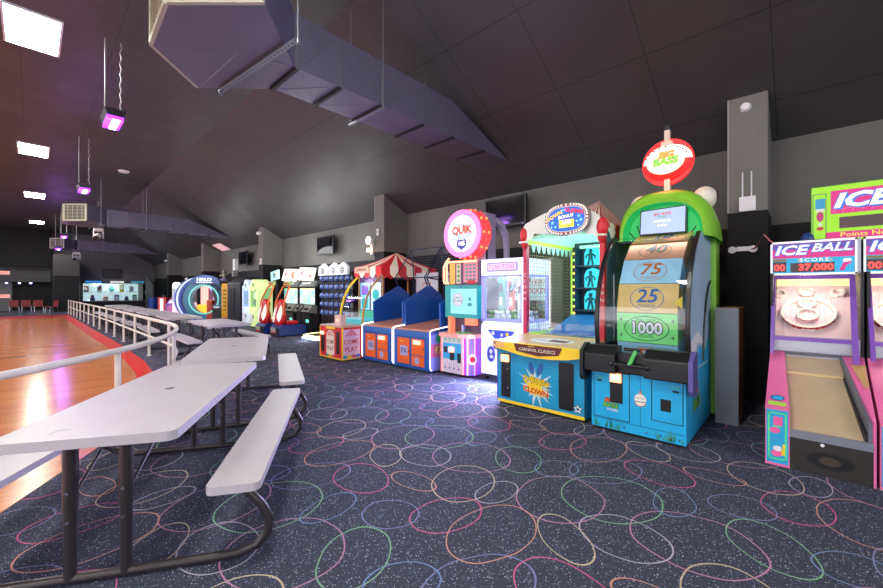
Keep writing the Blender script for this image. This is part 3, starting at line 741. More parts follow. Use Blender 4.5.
    # purple cage frame leaning back, white wire grid
    m = MB(); A0 = Vector((0, .62, .96)); A1 = Vector((0, .915, 1.555)); d = (A1 - A0)
    def bar(x0, x1, s0, s1, mat, th=.022):
        p0 = A0 + d * s0; p1 = A0 + d * s1
        m.hexa([(x0, p0.y - th, p0.z), (x1, p0.y - th, p0.z), (x1, p0.y + th, p0.z), (x0, p0.y + th, p0.z), (x0, p1.y - th, p1.z), (x1, p1.y - th, p1.z), (x1, p1.y + th, p1.z), (x0, p1.y + th, p1.z)], mat)
    bar(-.300, -.272, -.20, 1, PURPLE); bar(.225, .262, -.26, 1, PURPLE); bar(-.272, .225, .0, .055, PURPLE); bar(-.272, .225, .945, 1, PURPLE)
    m.build('cage_frame', t)
    m = MB(); WIRE = M('cage_wire', (206, 196, 200), .4, .4)
    for i in range(1, 13): x = -.272 + .497 * i / 13; bar(x - .0017, x + .0017, .05, .95, WIRE, .0017)
    for i in range(1, 9): s_ = .05 + .9 * i / 9; bar(-.272, .225, s_ - .0025, s_ + .0025, WIRE, .0017)
    m.build('wire_grid', t)
    # score header
    m = MB(); m.box(-.31, .275, .925, 1.25, 1.57, 1.885, DARK)
    for a in ((-.312, .277, 1.565, 1.582), (-.312, .277, 1.872, 1.89), (-.312, -.298, 1.565, 1.89), (.263, .277, 1.565, 1.89)): m.box(a[0], a[1], .915, .93, a[2], a[3], CHROME)
    m.box(.277, .30, .92, 1.25, 1.56, 1.885, STEEL)
    m.build('score_header', t)
    m = MB(); yf = .922
    m.rect((-.018, yf, 1.80), UX, UZ, .56, .145, ICEMAG); m.rect((-.018, yf, 1.655), UX, UZ, .56, .145, ICECY)
    m.rect((-.018, yf - .0005, 1.838), UX, UZ, .56, .06, E('backlit_violet_print', (92, 70, 150), .3))
    for i in range(9): m.rect((-.27 + i * .063, yf - .0007, 1.755), (1, 0, 0), (.25, 0, .97), .003, .05, VIOLET)
    m.rect((-.245, yf - .001, 1.645), UX, UZ, .10, .10, LEDB); m.text('00', (-.245, yf - .003, 1.635), UX, UZ, .085, LEDR, .012)
    m.rect((-.245, yf - .001, 1.71), UX, UZ, .10, .022, M('olive_print', (130, 120, 60), .5))
    m.text('SCORE', (.0, yf - .002, 1.705), UX, UZ, .045, ICEWHITE, .008, 0, 1.25, spacing=1.25)
    m.star((-.105, yf - .002, 1.705), UX, UZ, .012, .005, 5, YELLOW); m.star((.115, yf - .002, 1.705), UX, UZ, .012, .005, 5, YELLOW)
    m.rect((-.015, yf - .001, 1.635), UX, UZ, .30, .09, LEDB); m.text('37,000', (.01, yf - .003, 1.635), UX, UZ, .082, LEDR, .02, 0, 1.08)
    m.text('ICE', (-.17, yf - .002, 1.80), UX, UZ, .125, ICEWHITE, .03, .25, 1.25, None, ICEBLUE, .05); m.text('BALL', (.11, yf - .002, 1.815), UX, UZ, .105, ICEWHITE, .02, .3, 1.15, None, ICEBLUE, .05)
    m.disc((.215, yf - .002, 1.69), UX, UZ, .028, .02, ICEWHITE); m.poly([(.165, yf - .002, 1.60), (.195, yf - .002, 1.60), (.215, yf - .002, 1.65), (.245, yf - .002, 1.67), (.235, yf - .002, 1.69), (.19, yf - .002, 1.67)], ICEMAG)
    m.build('score_panel', t)
    point_light('target_lamp', (-.03, 1.15, 1.50), 6.5, (1, .90, .74), .08, t)
    return t
ice_alley('pink ball alley at the right with score 37,000, fully in view', -.085)
ice_alley('pink ball alley cut off by the right edge of the picture', -.712)
t = thing('jackpot_sign', 'lime green sign with big white ICE letters above the alleys', 'sign', (5.45, -.60, 1.888), FACE)
LIME = E('lime_sign_print', (150, 215, 40), .28)
m = MB(); m.box(-.53, .53, 0, .22, 0, .57, M('lime_sign_case', (120, 190, 40), .4)); m.build('case', t)
m = MB(); yf = -.002
m.rect((0, yf, .285), UX, UZ, 1.05, .56, LIME); m.rect((-.47, yf - .001, .27), UX, UZ, .10, .46, M('teal_line_print', (30, 120, 110), .5)); m.rect((-.47, yf - .0015, .27), UX, UZ, .088, .446, LIME)
m.rect((-.465, yf - .002, .40), UX, UZ, .07, .10, CYAN); m.rect((-.465, yf - .002, .335), UX, UZ, .06, .03, WHITE); m.disc((-.465, yf - .002, .27), UX, UZ, .026, .05, MAG); m.disc((-.465, yf - .002, .15), UX, UZ, .026, .018, RED); m.disc((-.465, yf - .0025, .19), UX, UZ, .014, .018, WHITE)
m.rect((.06, yf - .001, .40), UX, UZ, .90, .23, ICEMAG)
for i in range(14): m.rect((-.36 + i * .065, yf - .0013, .33), (1, 0, 0), (.45, 0, .9), .003, .08, E('sign_grid_pink', (240, 130, 175), .3))
m.rect((.06, yf - .0013, .335), UX, UZ, .9, .003, E('sign_grid_pink', (240, 130, 175), .3))
m.text('ICE', (-.195, yf - .003, .405), UX, UZ, .19, ICEWHITE, .04, .25, 1.3, None, ICEBLUE, .03); m.text('ICE', (-.183, yf - .0022, .392), UX, UZ, .19, ICEBLUE, .05, .25, 1.3)
m.text('BALL', (.26, yf - .003, .405), UX, UZ, .19, ICEWHITE, .03, .25, 1.2, None, ICEBLUE, .03)
m.rect((.10, yf - .001, .195), UX, UZ, .86, .11, M('display_dark_red', (66, 10, 14), .2))
m.rect((.03, yf - .001, .075), UX, UZ, .96, .065, ICEMAG); m.text('Points Needed To Win', (.03, yf - .003, .075), UX, UZ, .06, E('sign_yellow_text', (240, 200, 60), .5), .008, 0, 1.25)
m.build('sign_face', t)
t = thing('beacon_light', 'small dark blue beacon dome on top of the first alley header', 'light', (5.2, -.04, 1.887))
m = MB(); m.cyl((0, 0, 0), (0, 0, .02), .06, BLACK); m.build('base', t)
m = MB(); m.ell((0, 0, .02), (.052, .052, .075), M('blue_beacon_plastic', (28, 60, 120), .15), 16, 8, 0, PI / 2); m.build('dome', t)
t = thing('metal_clad_crate', 'tall grey metal clad box with a wooden side beside the pink alley', 'box', (5.03, .58, 0), FACE)
m = MB(); m.box(-.10, .10, 0, .006, .0, 1.23, M('brushed_zinc', (112, 118, 124), .5, .4, 0, .15, 2.0)); m.box(-.10, -.094, .006, .3, 0, 1.23, STEEL); m.build('metal_cladding', t)
m = MB(); m.prism([(.006, 0), (.42, 0), (.62, .55), (.60, 1.23), (.006, 1.23)], 'x', -.094, .10, M('raw_plywood', (150, 104, 70), .6, 0, 0, .15, 9.0)); m.build('wooden_body', t)

# ================================================================== BIG BASS WHEEL
WATER = M('lake_blue_print', (30, 172, 226), .38, 0, 0, .10, 4.0)
WOODO = [M('wheel_plank_orange', (244, 192, 112), .45, 0, 0, .14, 9), M('wheel_plank_blue', (168, 214, 240), .45, 0, 0, .12, 9), M('wheel_plank_brown', (188, 116, 70), .5, 0, 0, .14, 9), M('wheel_green', (136, 236, 128), .45, 0, 0, .08, 9)]
LIMEH = M('bass_lime_fibreglass', (138, 204, 56), .3, 0, 0, .08, 2.0)
def big_bass():
    t = thing('wheel_game', 'tall green and blue fishing wheel game with round fish head top and 1000 segment', 'arcade game', (3.98, 1.17, 0), FACE)
    BLK = M('bass_black_moulding', (24, 25, 27), .32)
    m = MB(); m.box(-.42, .42, 0, 1.5, .03, .64, WATER); m.box(-.41, .41, .02, 1.48, 0, .03, BLACK)
    yf = -.002
    for x0, x1, z0, z1 in ((-.40, -.05, .13, .60), (.14, .40, .20, .60)): m.outl(((x0 + x1) / 2, yf, (z0 + z1) / 2), UX, UZ, x1 - x0, z1 - z0, .007, BLACK)
    m.rect((.045, yf, .36), UX, UZ, .004, .48, NAVY); m.rect((0, yf, .12), UX, UZ, .82, .005, NAVY)
    rr = random.Random(3)
    for i in range(46):
        x = rr.uniform(-.40, .40)
        if -.12 < x < .18: continue
        h = rr.uniform(.03, .11); m.poly([(x - .007, yf - .001, .04), (x + .007, yf - .001, .04), (x + rr.uniform(-.03, .03), yf - .001, .04 + h)], M('weed_green_print', (70, 150, 80), .5))
    m.disc((.045, yf - .001, .37), UX, UZ, .052, .058, M('bobber_white', (235, 225, 215), .5)); m.disc((.045, yf - .0005, .345), UX, UZ, .050, .040, M('bobber_red', (180, 60, 50), .5)); m.rect((.045, yf - .001, .44), UX, UZ, .018, .03, ORANGE)
    m.text('SKILL STOP', (.045, yf - .003, .385), UX, UZ, .016, NAVY)
    m.rect((.045, yf - .002, .352), UX, UZ, .098, .006, BLACK)
    m.text('BIG', (-.24, yf - .003, .315), UX, UZ, .06, ORANGE, .03, .1, 1, None, BLACK, .04); m.text('BASS', (-.23, yf - .003, .265), UX, UZ, .062, GREEN, .03, .1, 1.1, None, BLACK, .04); m.text('WHEEL', (-.21, yf - .003, .222), UX, UZ, .034, WHITE, .01, .1)
    m.rect((-.34, yf - .001, .50), UX, UZ, .045, .018, BLACK); m.rect((.34, yf - .001, .50), UX, UZ, .05, .018, BLACK); m.text('2 PLAY', (-.34, yf - .002, .535), UX, UZ, .026, GREEN, .01); m.text('2 PLAY', (.335, yf - .002, .535), UX, UZ, .026, GREEN, .01)
    m.rect((.26, yf - .001, .36), UX, UZ, .085, .11, BLACK)
    for x, z in ((-.1, .075), (.1, .07), (.22, .075), (.30, .065), (.37, .07)): m.cyl((x, -.008, z), (x, 0, z), .008, CHROME, n=8)
    # side print
    X1 = .4215
    m.text('BIG', (X1, .42, .46), UY, UZ, .15, ORANGE, .03, .1, 1, None, BLACK, .04); m.text('BASS', (X1, .46, .32), UY, UZ, .16, GREEN, .03, .1, 1, None, BLACK, .04)
    m.build('cabinet', t)
    m = MB(); m.box(-.235, -.115, -.008, 0, .30, .60, BLACK); reader(m, -.175, -.005, .55, .10, .085); m.build('card_reader', t)
    # control moulding with side shields and lever
    m = MB()
    m.prism([(-.10, .60), (.10, .60), (.12, .86), (.0, .86), (-.10, .78)], 'x', -.46, -.16, BLK); m.prism([(-.10, .60), (.10, .60), (.12, .86), (.0, .86), (-.10, .78)], 'x', .10, .46, BLK)
    m.box(-.16, .10, -.02, .12, .60, .80, BLK)
    m.build('control_moulding', t, bevel=.012)
    for sx in (-1, 1):
        m = MB(); m.prism([(-.13, .55), (-.10, .50), (.03, .50), (.08, .56), (.08, .86), (.0, .88), (-.13, .80)], 'x', sx * .46, sx * .495, BLK if sx < 0 else M('shield_purple_blue', (92, 84, 150), .3)); m.build('side_shield', t, bevel=.01)
    m = MB(); m.cyl((-.16, -.09, .70), (.12, -.09, .70), .018, BLK); m.cyl((-.03, -.09, .70), (.01, -.02, .83), .02, M('lever_green', (80, 185, 90), .35)); m.ell((-.19, -.09, .70), (.03, .03, .03), BLK, 12, 8); m.ell((.13, -.09, .70), (.03, .03, .03), BLK, 12, 8); m.cyl((-.10, -.0, .84), (.04, -.0, .84), .018, BLK); m.build('spin_lever', t)
    # wheel
    cy, cz, R = 1.17, 1.10, .985
    def P(x, a, r=R): return (x, cy - r * math.cos(a), cz + r * math.sin(a))
    w = MB(); seg = math.radians(17.6); a0 = math.radians(-30.2)
    seq = [(3, None), (1, '50'), (3, '1000'), (0, '25'), (1, '75'), (2, '40'), (0, '10'), (1, '60')]
    xw0, xw1 = -.235, .315
    a0 = math.radians(-12.5) - 2 * seg
    for i in range(20):
        mi, tx = seq[i] if i < len(seq) else seq[3 + i % 4]
        a, b = a0 + i * seg, a0 + (i + 1) * seg
        w.poly([P(xw0, a), P(xw1, a), P(xw1, b), P(xw0, b)], WOODO[mi])
        for xs in (xw0, xw1): w.poly([P(xs, a), P(xs, b), P(xs, b, R - .20), P(xs, a, R - .20)], WOODO[mi]); w.poly([P(xs, a, R - .2), P(xs, b, R - .2), (xs, cy, cz)], WOODO[1] if i % 2 else WOODO[0])
        if i > 8: continue
        mid = (a + b) / 2; rr_ = R * math.cos(seg / 2); n = Vector((0, -math.cos(mid), math.sin(mid))); v = Vector((0, math.sin(mid), math.cos(mid))); o = Vector(P(.04, mid, rr_ + .002))
        w.rect(Vector(P(.04, a, R + .001)) + v * .004, UX, v, xw1 - xw0, .006, BLACK)
        if not tx: continue
        if tx == '1000':
            w.disc(o + n * .001, UX, v, .205, .125, M('badge_dark_green', (30, 120, 60), .5)); w.disc(o + n * .002, UX, v, .197, .117, WOODO[3])
            w.text('1000', o + n * .004, UX, v, .16, WHITE, .035, 0, .92, None, BLACK, .05); w.text('SKILL STOP', o + n * .003 + v * .082, UX, v, .036, M('badge_dark_green', (30, 120, 60)), .01); w.text('TICKETS', o + n * .003 - v * .082, UX, v, .036, M('badge_dark_green', (30, 120, 60)), .01)
            for sx in (-.235, .235):
                for sz in (-.08, .08): w.text('4', o + UX_(sx) + n * .002 + v * sz, UX, v, .055, BLACK)
        else:
            cc = M('numeral_blue', (35, 95, 170), .5) if mi in (0, 2) else M('numeral_orange', (214, 110, 40), .5)
            w.ann(o + n * .001, UX, v, .155, .12, .006, BLACK if mi == 2 else cc)
            w.text(tx, o + n * .003 + v * .02, UX, v, .19, cc if mi != 2 else BLACK, .015, .15, 1.05); w.text('TICKETS', o + n * .003 - v * .075, UX, v, .036, cc if mi != 2 else BLACK, .004, 0, 1.2)
    w.build('prize_wheel', t, recalc=False)
    m = MB(); m.cyl((-.40, cy, cz), (.40, cy, cz), .05, STEEL); m.prism([(.29, 1.30), (.36, 1.24), (.36, 1.36)], 'y', .16, .18, YELLOW); m.build('axle', t)
    # side walls with arc front, glass, black arc frames
    G0, G1 = math.radians(-14), math.radians(60); RG = 1.06
    arc = [(cy - RG * math.cos(G0 + (G1 - G0) * i / 16), cz + RG * math.sin(G0 + (G1 - G0) * i / 16)) for i in range(17)]
    SIDE = M('bass_side_pale_blue', (168, 202, 228), .4, 0, 0, .12, 3.0)
    for sx in (-1, 1):
        m = MB(); x0, x1 = sorted((sx * .405, sx * .42))
        if sx > 0: m.prism(arc + [(1.28, 2.02), (1.28, .64), (.10, .64)], 'x', x0, x1, SIDE)
        else: m.prism([(.62, .64), (1.28, .64), (1.28, 2.02), (arc[-1][0], 2.02), (.75, 1.9), (.62, 1.6)], 'x', x0, x1, GLASS)
        if sx > 0:
            m.poly([(.4212, .30, .66), (.4212, 1.2, .66), (.4212, 1.2, .95), (.4212, .9, .78), (.4212, .6, .86)], WATER); m.poly([(.4214, .20, .70), (.4214, .5, .90), (.4214, .95, .84), (.4214, .55, 1.02), (.4214, .2, .95)], WHITE)
        if sx > 0: m.tube([(.424, .75, .70), (.424, .80, 1.0), (.424, .92, 1.30), (.424, 1.05, 1.45), (.424, 1.2, 1.52)], .014, BLK, 6)
        m.build('side_wall', t)
        m = MB()
        for i in range(16):
            (ya, za), (yb, zb) = arc[i], arc[i + 1]
            m.hexa([(x0 - .012, ya - .01, za), (x1 + .008, ya - .01, za), (x1 + .008, ya + .03, za), (x0 - .008, ya + .03, za), (x0 - .012, yb - .01, zb + .001), (x1 + .008, yb - .01, zb + .001), (x1 + .008, yb + .03, zb + .001), (x0 - .008, yb + .03, zb + .001)], BLK)
        m.build('arc_frame', t)
    m = MB(); m.grid([[(x, y + .012, z) for x in (-.40, .40)] for y, z in arc], GLASS); m.build('curved_glass', t)
    m = MB(); m.box(-.42, .47, 1.28, 1.5, .03, 2.0, LIMEH)
    for i in range(4): m.rect((.4715, 1.31 + i * .05, 1.2), UY, UZ, .006, 1.5, M('hood_dark_line', (50, 84, 22), .5))
    m.build('back_cabinet', t)
    # fish-head hood
    rows = []
    for y, hw, top, base in ((.80, .425, 2.44, 1.99), (.83, .445, 2.50, 1.985), (.95, .455, 2.55, 1.98), (1.15, .462, 2.57, 1.97), (1.35, .465, 2.47, 1.96), (1.50, .45, 2.33, 1.96), (1.56, .42, 2.15, 1.96)):
        rows.append([(.02 + (hw + .03 * (y > .9)) * math.copysign(abs(math.cos(a)) ** .8, math.cos(a)), y, base + (top - base) * abs(math.sin(a)) ** .75) for a in [PI * i / 18 for i in range(19)]])
    rows.append([(0, 1.56, 1.96)] * 19)
    m = MB(); m.grid(rows, LIMEH)
    inn = [(x * .94, .82, 1.99 + (z - 1.99) * .90) for x, y, z in rows[0]]
    m.grid([rows[0], inn], LIMEH); m.build('fish_head_hood', t)
    m = MB(); deep = [(x * .9, .93, z - .02) for x, y, z in inn]; MOUTH = E('mouth_green_glow', (28, 150, 72), .7)  # mouth recess glows by itself to lift its shade
    m.grid([inn, deep], MOUTH); m.poly(deep, MOUTH)
    for i in range(9):
        x = -.34 + i * .085; h = (1 - (x / .40) ** 2) ** .5
        m.tube([(x * .75, .922, 1.995), (x, .922, 1.97 + .30 * h * .9)], .006, BLACK, 5)
    m.box(-.41, .41, .80, .95, 1.965, 1.99, BLACK)
    m.build('mouth_recess', t)
    m = MB(); sc = [(-.19, .835, 2.06), (.25, .835, 2.055), (.25, .875, 2.335), (-.19, .875, 2.325)]
    m.hexa([(p[0] + .012 * (-1 if p[0] < 0 else 1), p[1] + .004, p[2] + (-.012 if i < 2 else .012)) for i, p in enumerate(sc)][:2] + [(sc[1][0] + .012, .93, 2.043), (sc[0][0] - .012, .93, 2.048)] + [(sc[3][0] - .012, .879, 2.337), (sc[2][0] + .012, .879, 2.347), (.262, .93, 2.347), (-.202, .93, 2.337)], BLACK)
    SCR = E('bass_screen_glow', (150, 168, 214), .55)
    m.poly(sc, SCR)
    vs = Vector((0, .04, .275)).normalized(); o = Vector((.03, .848, 2.195))
    m.text('BIG BASS', o + vs * .08, UX, vs, .045, ORANGE, .02); m.text('WHEEL', o + vs * .045, UX, vs, .03, GREEN, .02)
    m.text('insert credit', o - vs * .0, UX, vs, .034, E('screen_white', (250, 250, 255), 1.1), .01); m.text('to play', o - vs * .05, UX, vs, .034, E('screen_white', (250, 250, 255), 1.1), .01)
    m.build('screen', t)
    for sx in (-1, 1):
        ex = .38 if sx > 0 else -.27
        m = MB(); m.ell((ex, 1.15, 2.44), (.12, .13, .13), M('eye_ivory', (232, 226, 210), .35), 18, 12); ey = m.build('eye', t)
        m = MB(); m.disc((ex + .121, 1.16, 2.45), UY, UZ, .045, .06, BLACK); m.build('pupil', ey)
    m = MB(); z0 = 2.94; WHITEL = E('topper_white_lit', (250, 240, 232), .9); REDL = E('topper_red_lit', (235, 28, 30), 1.1)
    m.ell((0, 1.22, z0), (.265, .10, .21), WHITEL, 28, 8, 0, PI / 2); m.ell((0, 1.22, z0), (.272, .105, .215), REDL, 28, 8, -PI / 2, 0)
    m.ring((0, 1.20, z0), UY, .235, .272, .04, REDL, 36)
    m.disc((0, 1.105, z0 - .01), UX, UZ, .20, .15, E('topper_cream_lit', (250, 215, 180), .9))
    yo = 1.10
    m.text('BIG', (.01, yo, z0 + .06), UX, UZ, .10, E('topper_orange', (250, 140, 40), .9), .03, .1, 1, None, BLACK, .04); m.text('BASS', (0, yo, z0 - .015), UX, UZ, .11, E('topper_green', (80, 190, 60), .9), .03, .1, 1.1, None, BLACK, .04); m.text('WHEEL', (0, yo, z0 - .085), UX, UZ, .055, WHITEL, .02, .1, 1, None, NAVY, .04)
    for i in range(9):
        a = PI * (.12 + .76 * i / 8); m.disc((.225 * math.cos(a), 1.13, z0 + .165 * math.sin(a)), UX, UZ, .012, .010, BLACK, 10)
    m.build('topper_sign', t)
    m = MB(); IV = M('topper_post_ivory', (222, 206, 186), .5); m.box(-.03, .03, 1.19, 1.25, 2.50, 2.76, IV); m.build('topper_post', t)
    m = MB(); m.box(-.06, .06, 1.17, 1.27, z0 + .19, z0 + .24, IV); m.box(-.028, .028, 1.19, 1.25, z0 + .24, z0 + .38, IV); m.box(-.022, .022, 1.2, 1.24, z0 + .38, z0 + .44, DARK); m.build('topper_cap', t)
    point_light('topper_glow', (0, .98, z0 - .10), 3.0, (1, .2, .15), .12, t)
    area_light('wheel_lamp', (0, .60, 1.94), (math.radians(-50), 0, 0), .7, .08, 1.6, (1, .98, .92), t)
    return t
def UX_(s): return Vector((s, 0, 0))
big_bass()

# ================================================================== DOWN THE CLOWN
def clown_game():
    t = thing('clown_game', 'blue and yellow carnival throwing game with striped tent roof and oval clown sign', 'arcade game', (4.03, 2.235, 0), FACE)
    BL = M('clown_blue_laminate', (26, 150, 196), .38, 0, 0, .05); yf = -.002
    m = MB(); m.box(-.555, .555, 0, 2.1, .03, .70, BL); m.box(-.54, .54, .02, 2.08, 0, .03, BLACK); m.box(-.56, .556, -.006, 0, .03, .065, YELLOW); m.box(.548, .557, -.006, 0, .03, .70, DARK)
    m.outl((-.03, yf, .36), UX, UZ, .60, .56, .005, NAVY)
    # star burst print
    o = Vector((-.03, -.003, .29))
    m.star(o, UX, UZ, .22, .09, 13, M('burst_pale_blue', (190, 215, 225), .5), .2, .3); m.star(o + Vector((0, -.0005, 0)), UX, UZ, .15, .075, 13, YELLOW, .4, .25, 1.2)
    for sx in (-1, 1): m.disc((-.03 + sx * .055, -.0032, .50), Vector((.9, 0, sx * -.4)), Vector((sx * .35, 0, 1)), .034, .07, M('feather_blue', (34, 92, 160), .5))
    u1 = Vector((.99, 0, -.1)).normalized()
    m.text('DOWN', o + Vector((.0, -.003, .065)), u1, UZ, .095, YELLOW, .03, 0, 1, None, BLACK, .05); m.text('the', o + Vector((.11, -.004, .005)), u1, UZ, .05, WHITE, .02, 0, 1, None, NAVY, .05); m.text('CLOWN', o + Vector((.0, -.0035, -.055)), u1, UZ, .085, RED, .03, 0, 1, None, YELLOW, .06)
    m.star((.475, -.003, .135), UX, UZ, .065, .03, 5, M('star_navy', (30, 50, 90), .5)); m.star((.475, -.0035, .135), UX, UZ, .052, .024, 5, WHITE); m.star((.475, -.004, .135), UX, UZ, .026, .012, 5, M('star_navy', (30, 50, 90), .5))
    m.cyl((.255, -.008, .40), (.255, 0, .40), .008, BLACK, n=8)
    m.build('cabinet', t)
    m = MB(); m.box(-.505, -.375, -.01, 0, .10, .64, BLACK); m.box(-.50, -.38, -.012, -.01, .335, .345, DARK); reader(m, -.44, -.01, .58, .10, .085)
    for z in (.22, .45): m.cyl((-.405, -.02, z), (-.405, -.01, z), .012, CHROME, n=8)
    m.build('card_reader', t)
    m = MB(); m.prism([(p[0] + .345, p[1] + .36) for p in rrect(.17, .52, .03)], 'y', -.012, 0, BLACK); m.build('ticket_door', t)
    # side plate on the left with rounded front
    m = MB(); m.prism([(0, .03), (2.1, .03), (2.1, .80), (-.05, .80), (-.085, .77), (-.085, .71), (-.05, .68), (0, .66)], 'x', -.575, -.556, M('clown_side_violet', (80, 80, 180), .35)); m.build('side_plate', t)
    # ledge, wooden deck and title band
    TAN = M('deck_wood_print', (214, 176, 132), .4, 0, 0, .12, 8.0)
    m = MB(); m.prism([(-.575, .795), (.555, .795), (.555, .70), (.40, .665), (.20, .645), (0, .64), (-.20, .655), (-.40, .69), (-.53, .705), (-.575, .74)], 'y', -.09, -.07, YELLOW)
    m.prism([(-.575, .795), (-.40, .795), (-.42, .72), (-.53, .705), (-.575, .74)], 'y', -.092, -.09, M('ledge_tan', (236, 180, 110), .4)); m.cyl((-.545, -.096, .765), (-.545, -.09, .765), .012, M('star_navy', (30, 50, 90)), n=10)
    m.poly([(-.27, -.093, .785), (.34, -.093, .785), (.30, -.093, .70), (.05, -.093, .665), (-.24, -.093, .70)], M('title_maroon', (96, 26, 30), .4))
    m.text('CARNIVAL CLASSICS', (.03, -.0955, .728), UX, UZ, .05, CREAM, .006); m.text('Play the', (-.04, -.0955, .77), UX, UZ, .026, YELLOW, .004)
    m.build('title_band', t)
    m = MB(); m.hexa([(-.555, -.07, .74), (.555, -.07, .74), (.555, .56, .77), (-.555, .56, .77), (-.555, -.07, .795), (.555, -.07, .795), (.555, .56, .83), (-.555, .56, .83)], TAN)
    u, v = Vector(UX), Vector((0, .63, .035)).normalized(); q = Vector((.06, .22, .813))
    m.disc(q, u, v, .27, .16, WHITE); m.rect(q + Vector((.09, 0, .001)), u, v, .24, .14, M('deck_print_red', (150, 50, 50), .4)); m.rect(q + Vector((-.14, 0, .0012)), u, v, .14, .08, M('deck_print_pale', (220, 190, 190), .4)); m.rect(q + Vector((.09, 0, .0015)), u, v, .14, .06, DARK)
    m.build('deck', t)
    m = MB(); m.box(-.50, .50, .555, .575, .80, .835, YELLOW); m.box(-.50, .50, .56, .565, .835, 1.0, GLASS); m.text('DOWN THE CLOWN BONUS GAME', (0, .557, .885), UX, UZ, .06, M('fence_text_blue', (70, 90, 190), .4), .006, 0, .95)
    m.build('front_fence', t)
    # posts and swags
    for sx in (-1, 1):
        m = MB(); x = -.505 if sx < 0 else .525; m.box(x - .028, x + .028, .55, .62, .80, 2.12, M('post_magenta', (196, 30, 80), .35) if sx < 0 else RED)
        for k in range(5): m.text('CLOWN'[k], (x, .547, 1.62 - k * .08), UX, UZ, .06, CREAM)
        m.build('post', t)
        m = MB(); m.ell((x, .56, 2.16), (.07, .07, .12), RED, 14, 10); m.ell((x, .55, 2.04), (.05, .05, .07), RED, 12, 8); m.ring((x, .52, 2.05), UZ, .045, .065, .02, CREAM, 20); m.build('curtain_swag', t)
    # net on the left and back corner posts
    m = MB(); NET = M('net_cord_tan', (150, 138, 112), .7)
    x = -.49
    for i in range(27): y = .63 + i * .052; m.box(x - .002, x + .002, y - .002, y + .002, .84, 2.05, NET)
    for i in range(24): z = .86 + i * .052; m.box(x - .002, x + .002, .62, 2.0, z - .002, z + .002, NET)
    m.build('side_net', t)
    LIMEP = E('lime_post_lit', (170, 215, 60), .5)
    m = MB(); m.box(-.51, -.46, 1.97, 2.02, .80, 2.10, LIMEP); m.box(-.51, -.47, .6, 2.0, 2.04, 2.10, LIMEP); m.box(-.51, -.47, .6, 2.0, .80, .84, LIMEP); m.box(-.5, .55, 1.97, 2.02, 2.08, 2.14, E('mint_beam_lit', (170, 235, 205), .55)); m.build('inner_frame', t)
    m = MB()
    for i in range(9):
        y = .66 + i * .145; m.poly([(-.468, y, 2.05), (-.468, y + .12, 2.05), (-.468, y + .10, 1.97), (-.468, y + .06, 1.93), (-.468, y + .02, 1.97)], M('pennant_mint', (186, 226, 208), .6))
    m.build('pennant_string', t)
    # back wall with lit cubbies
    m = MB(); BW = M('clown_back_navy', (16, 40, 62), .5)
    m.box(-.46, .555, 2.04, 2.09, .80, 2.12, BW); m.box(.535, .555, .62, 2.05, .80, 2.12, M('clown_side_teal', (70, 130, 140), .4))
    for i in range(4):
        z = 1.10 + i * .345; m.box(-.38, .535, 1.84, 2.04, z - .012, z + .012, BW)
    for x in (-.37, .03, .44): m.box(x - .012, x + .012, 1.84, 2.04, 1.10, 2.13, BW)
    m.box(-.46, .535, .6, 2.04, .80, .805, M('clown_floor_teal', (60, 110, 130), .35))
    m.prism([(1.1, .805), (2.04, .805), (2.04, 1.08)], 'x', -.44, .53, M('clown_ramp_blue', (46, 110, 170), .4))
    m.build('back_wall_panel', t)
    m = MB(); m.box(-.445, -.39, 1.90, 1.93, .86, 2.1, M('chaser_panel', (60, 50, 40), .5))
    for i in range(11): m.cyl((-.417, 1.885, .95 + i * .105), (-.417, 1.90, .95 + i * .105), .018, E('chaser_bulb', (250, 215, 110), 1.2) if i % 3 else E('chaser_bulb_green', (150, 240, 110), 1.2), n=10)
    m.build('chaser_lights', t)
    CG = E('cubby_cyan_glow', (60, 205, 225), .6); FIG = M('figure_dark_teal', (20, 84, 96), .6)
    for r in range(3):
        for c, x in enumerate((-.17, .235)):
            z = 1.115 + r * .345; m = MB()
            m.prism([(x - .13, z), (x + .13, z), (x + .13, z + .2), (x + .09, z + .28), (x, z + .31), (x - .09, z + .28), (x - .13, z + .2)], 'y', 2.02, 2.035, CG); m.build('cubby_light', t)
            m = MB(); y = 1.94; m.ell((x, y, z + .225), (.028, .028, .034), FIG, 10, 8); m.ell((x, y, z + .15), (.036, .03, .055), FIG, 10, 8)
            for s in (-1, 1):
                m.tube([(x + s * .03, y, z + .18), (x + s * .075, y, z + .14), (x + s * .06, y, z + .11)], .012, FIG, 6); m.tube([(x + s * .016, y, z + .11), (x + s * .03, y, z + .05), (x + s * .04, y - .01, z + .01)], .015, FIG, 6)
            m.build('target_figure', t)
    # canopy
    MINT = E('canopy_mint_lit', (160, 226, 205), .55)
    m = MB(); ap = (.05, 1.2, 2.42)
    for a, b in (((-.5, .6, 2.10), (.53, .6, 2.10)), ((.53, .6, 2.10), (.53, 2.0, 2.10)), ((-.5, 2.0, 2.10), (.53, 2.0, 2.10)), ((-.5, .6, 2.10), (-.5, 2.0, 2.10))): m.poly([a, b, ap], MINT)
    m.build('canopy_lining', t)
    m = MB(); A = Vector((.05, 1.72, 2.74)); STR = M('tent_maroon_stripe', (150, 58, 48), .6)
    crn = [Vector((-.585, .55, 2.16)), Vector((.575, .55, 2.16)), Vector((.575, 2.12, 2.16)), Vector((-.585, 2.12, 2.16))]
    for k in range(4):
        a, b = crn[k], crn[(k + 1) % 4]; n = 18
        for i in range(n):
            p, q = a + (b - a) * (i / n), a + (b - a) * ((i + 1) / n)
            pa = A * .45 + p * .55 - Vector((0, 0, .04)); qa = A * .45 + q * .55 - Vector((0, 0, .04))
            mt = STR if i % 2 else CREAM
            m.add([p, q, qa, pa, A], [(0, 1, 2, 3), (3, 2, 4)], mt)
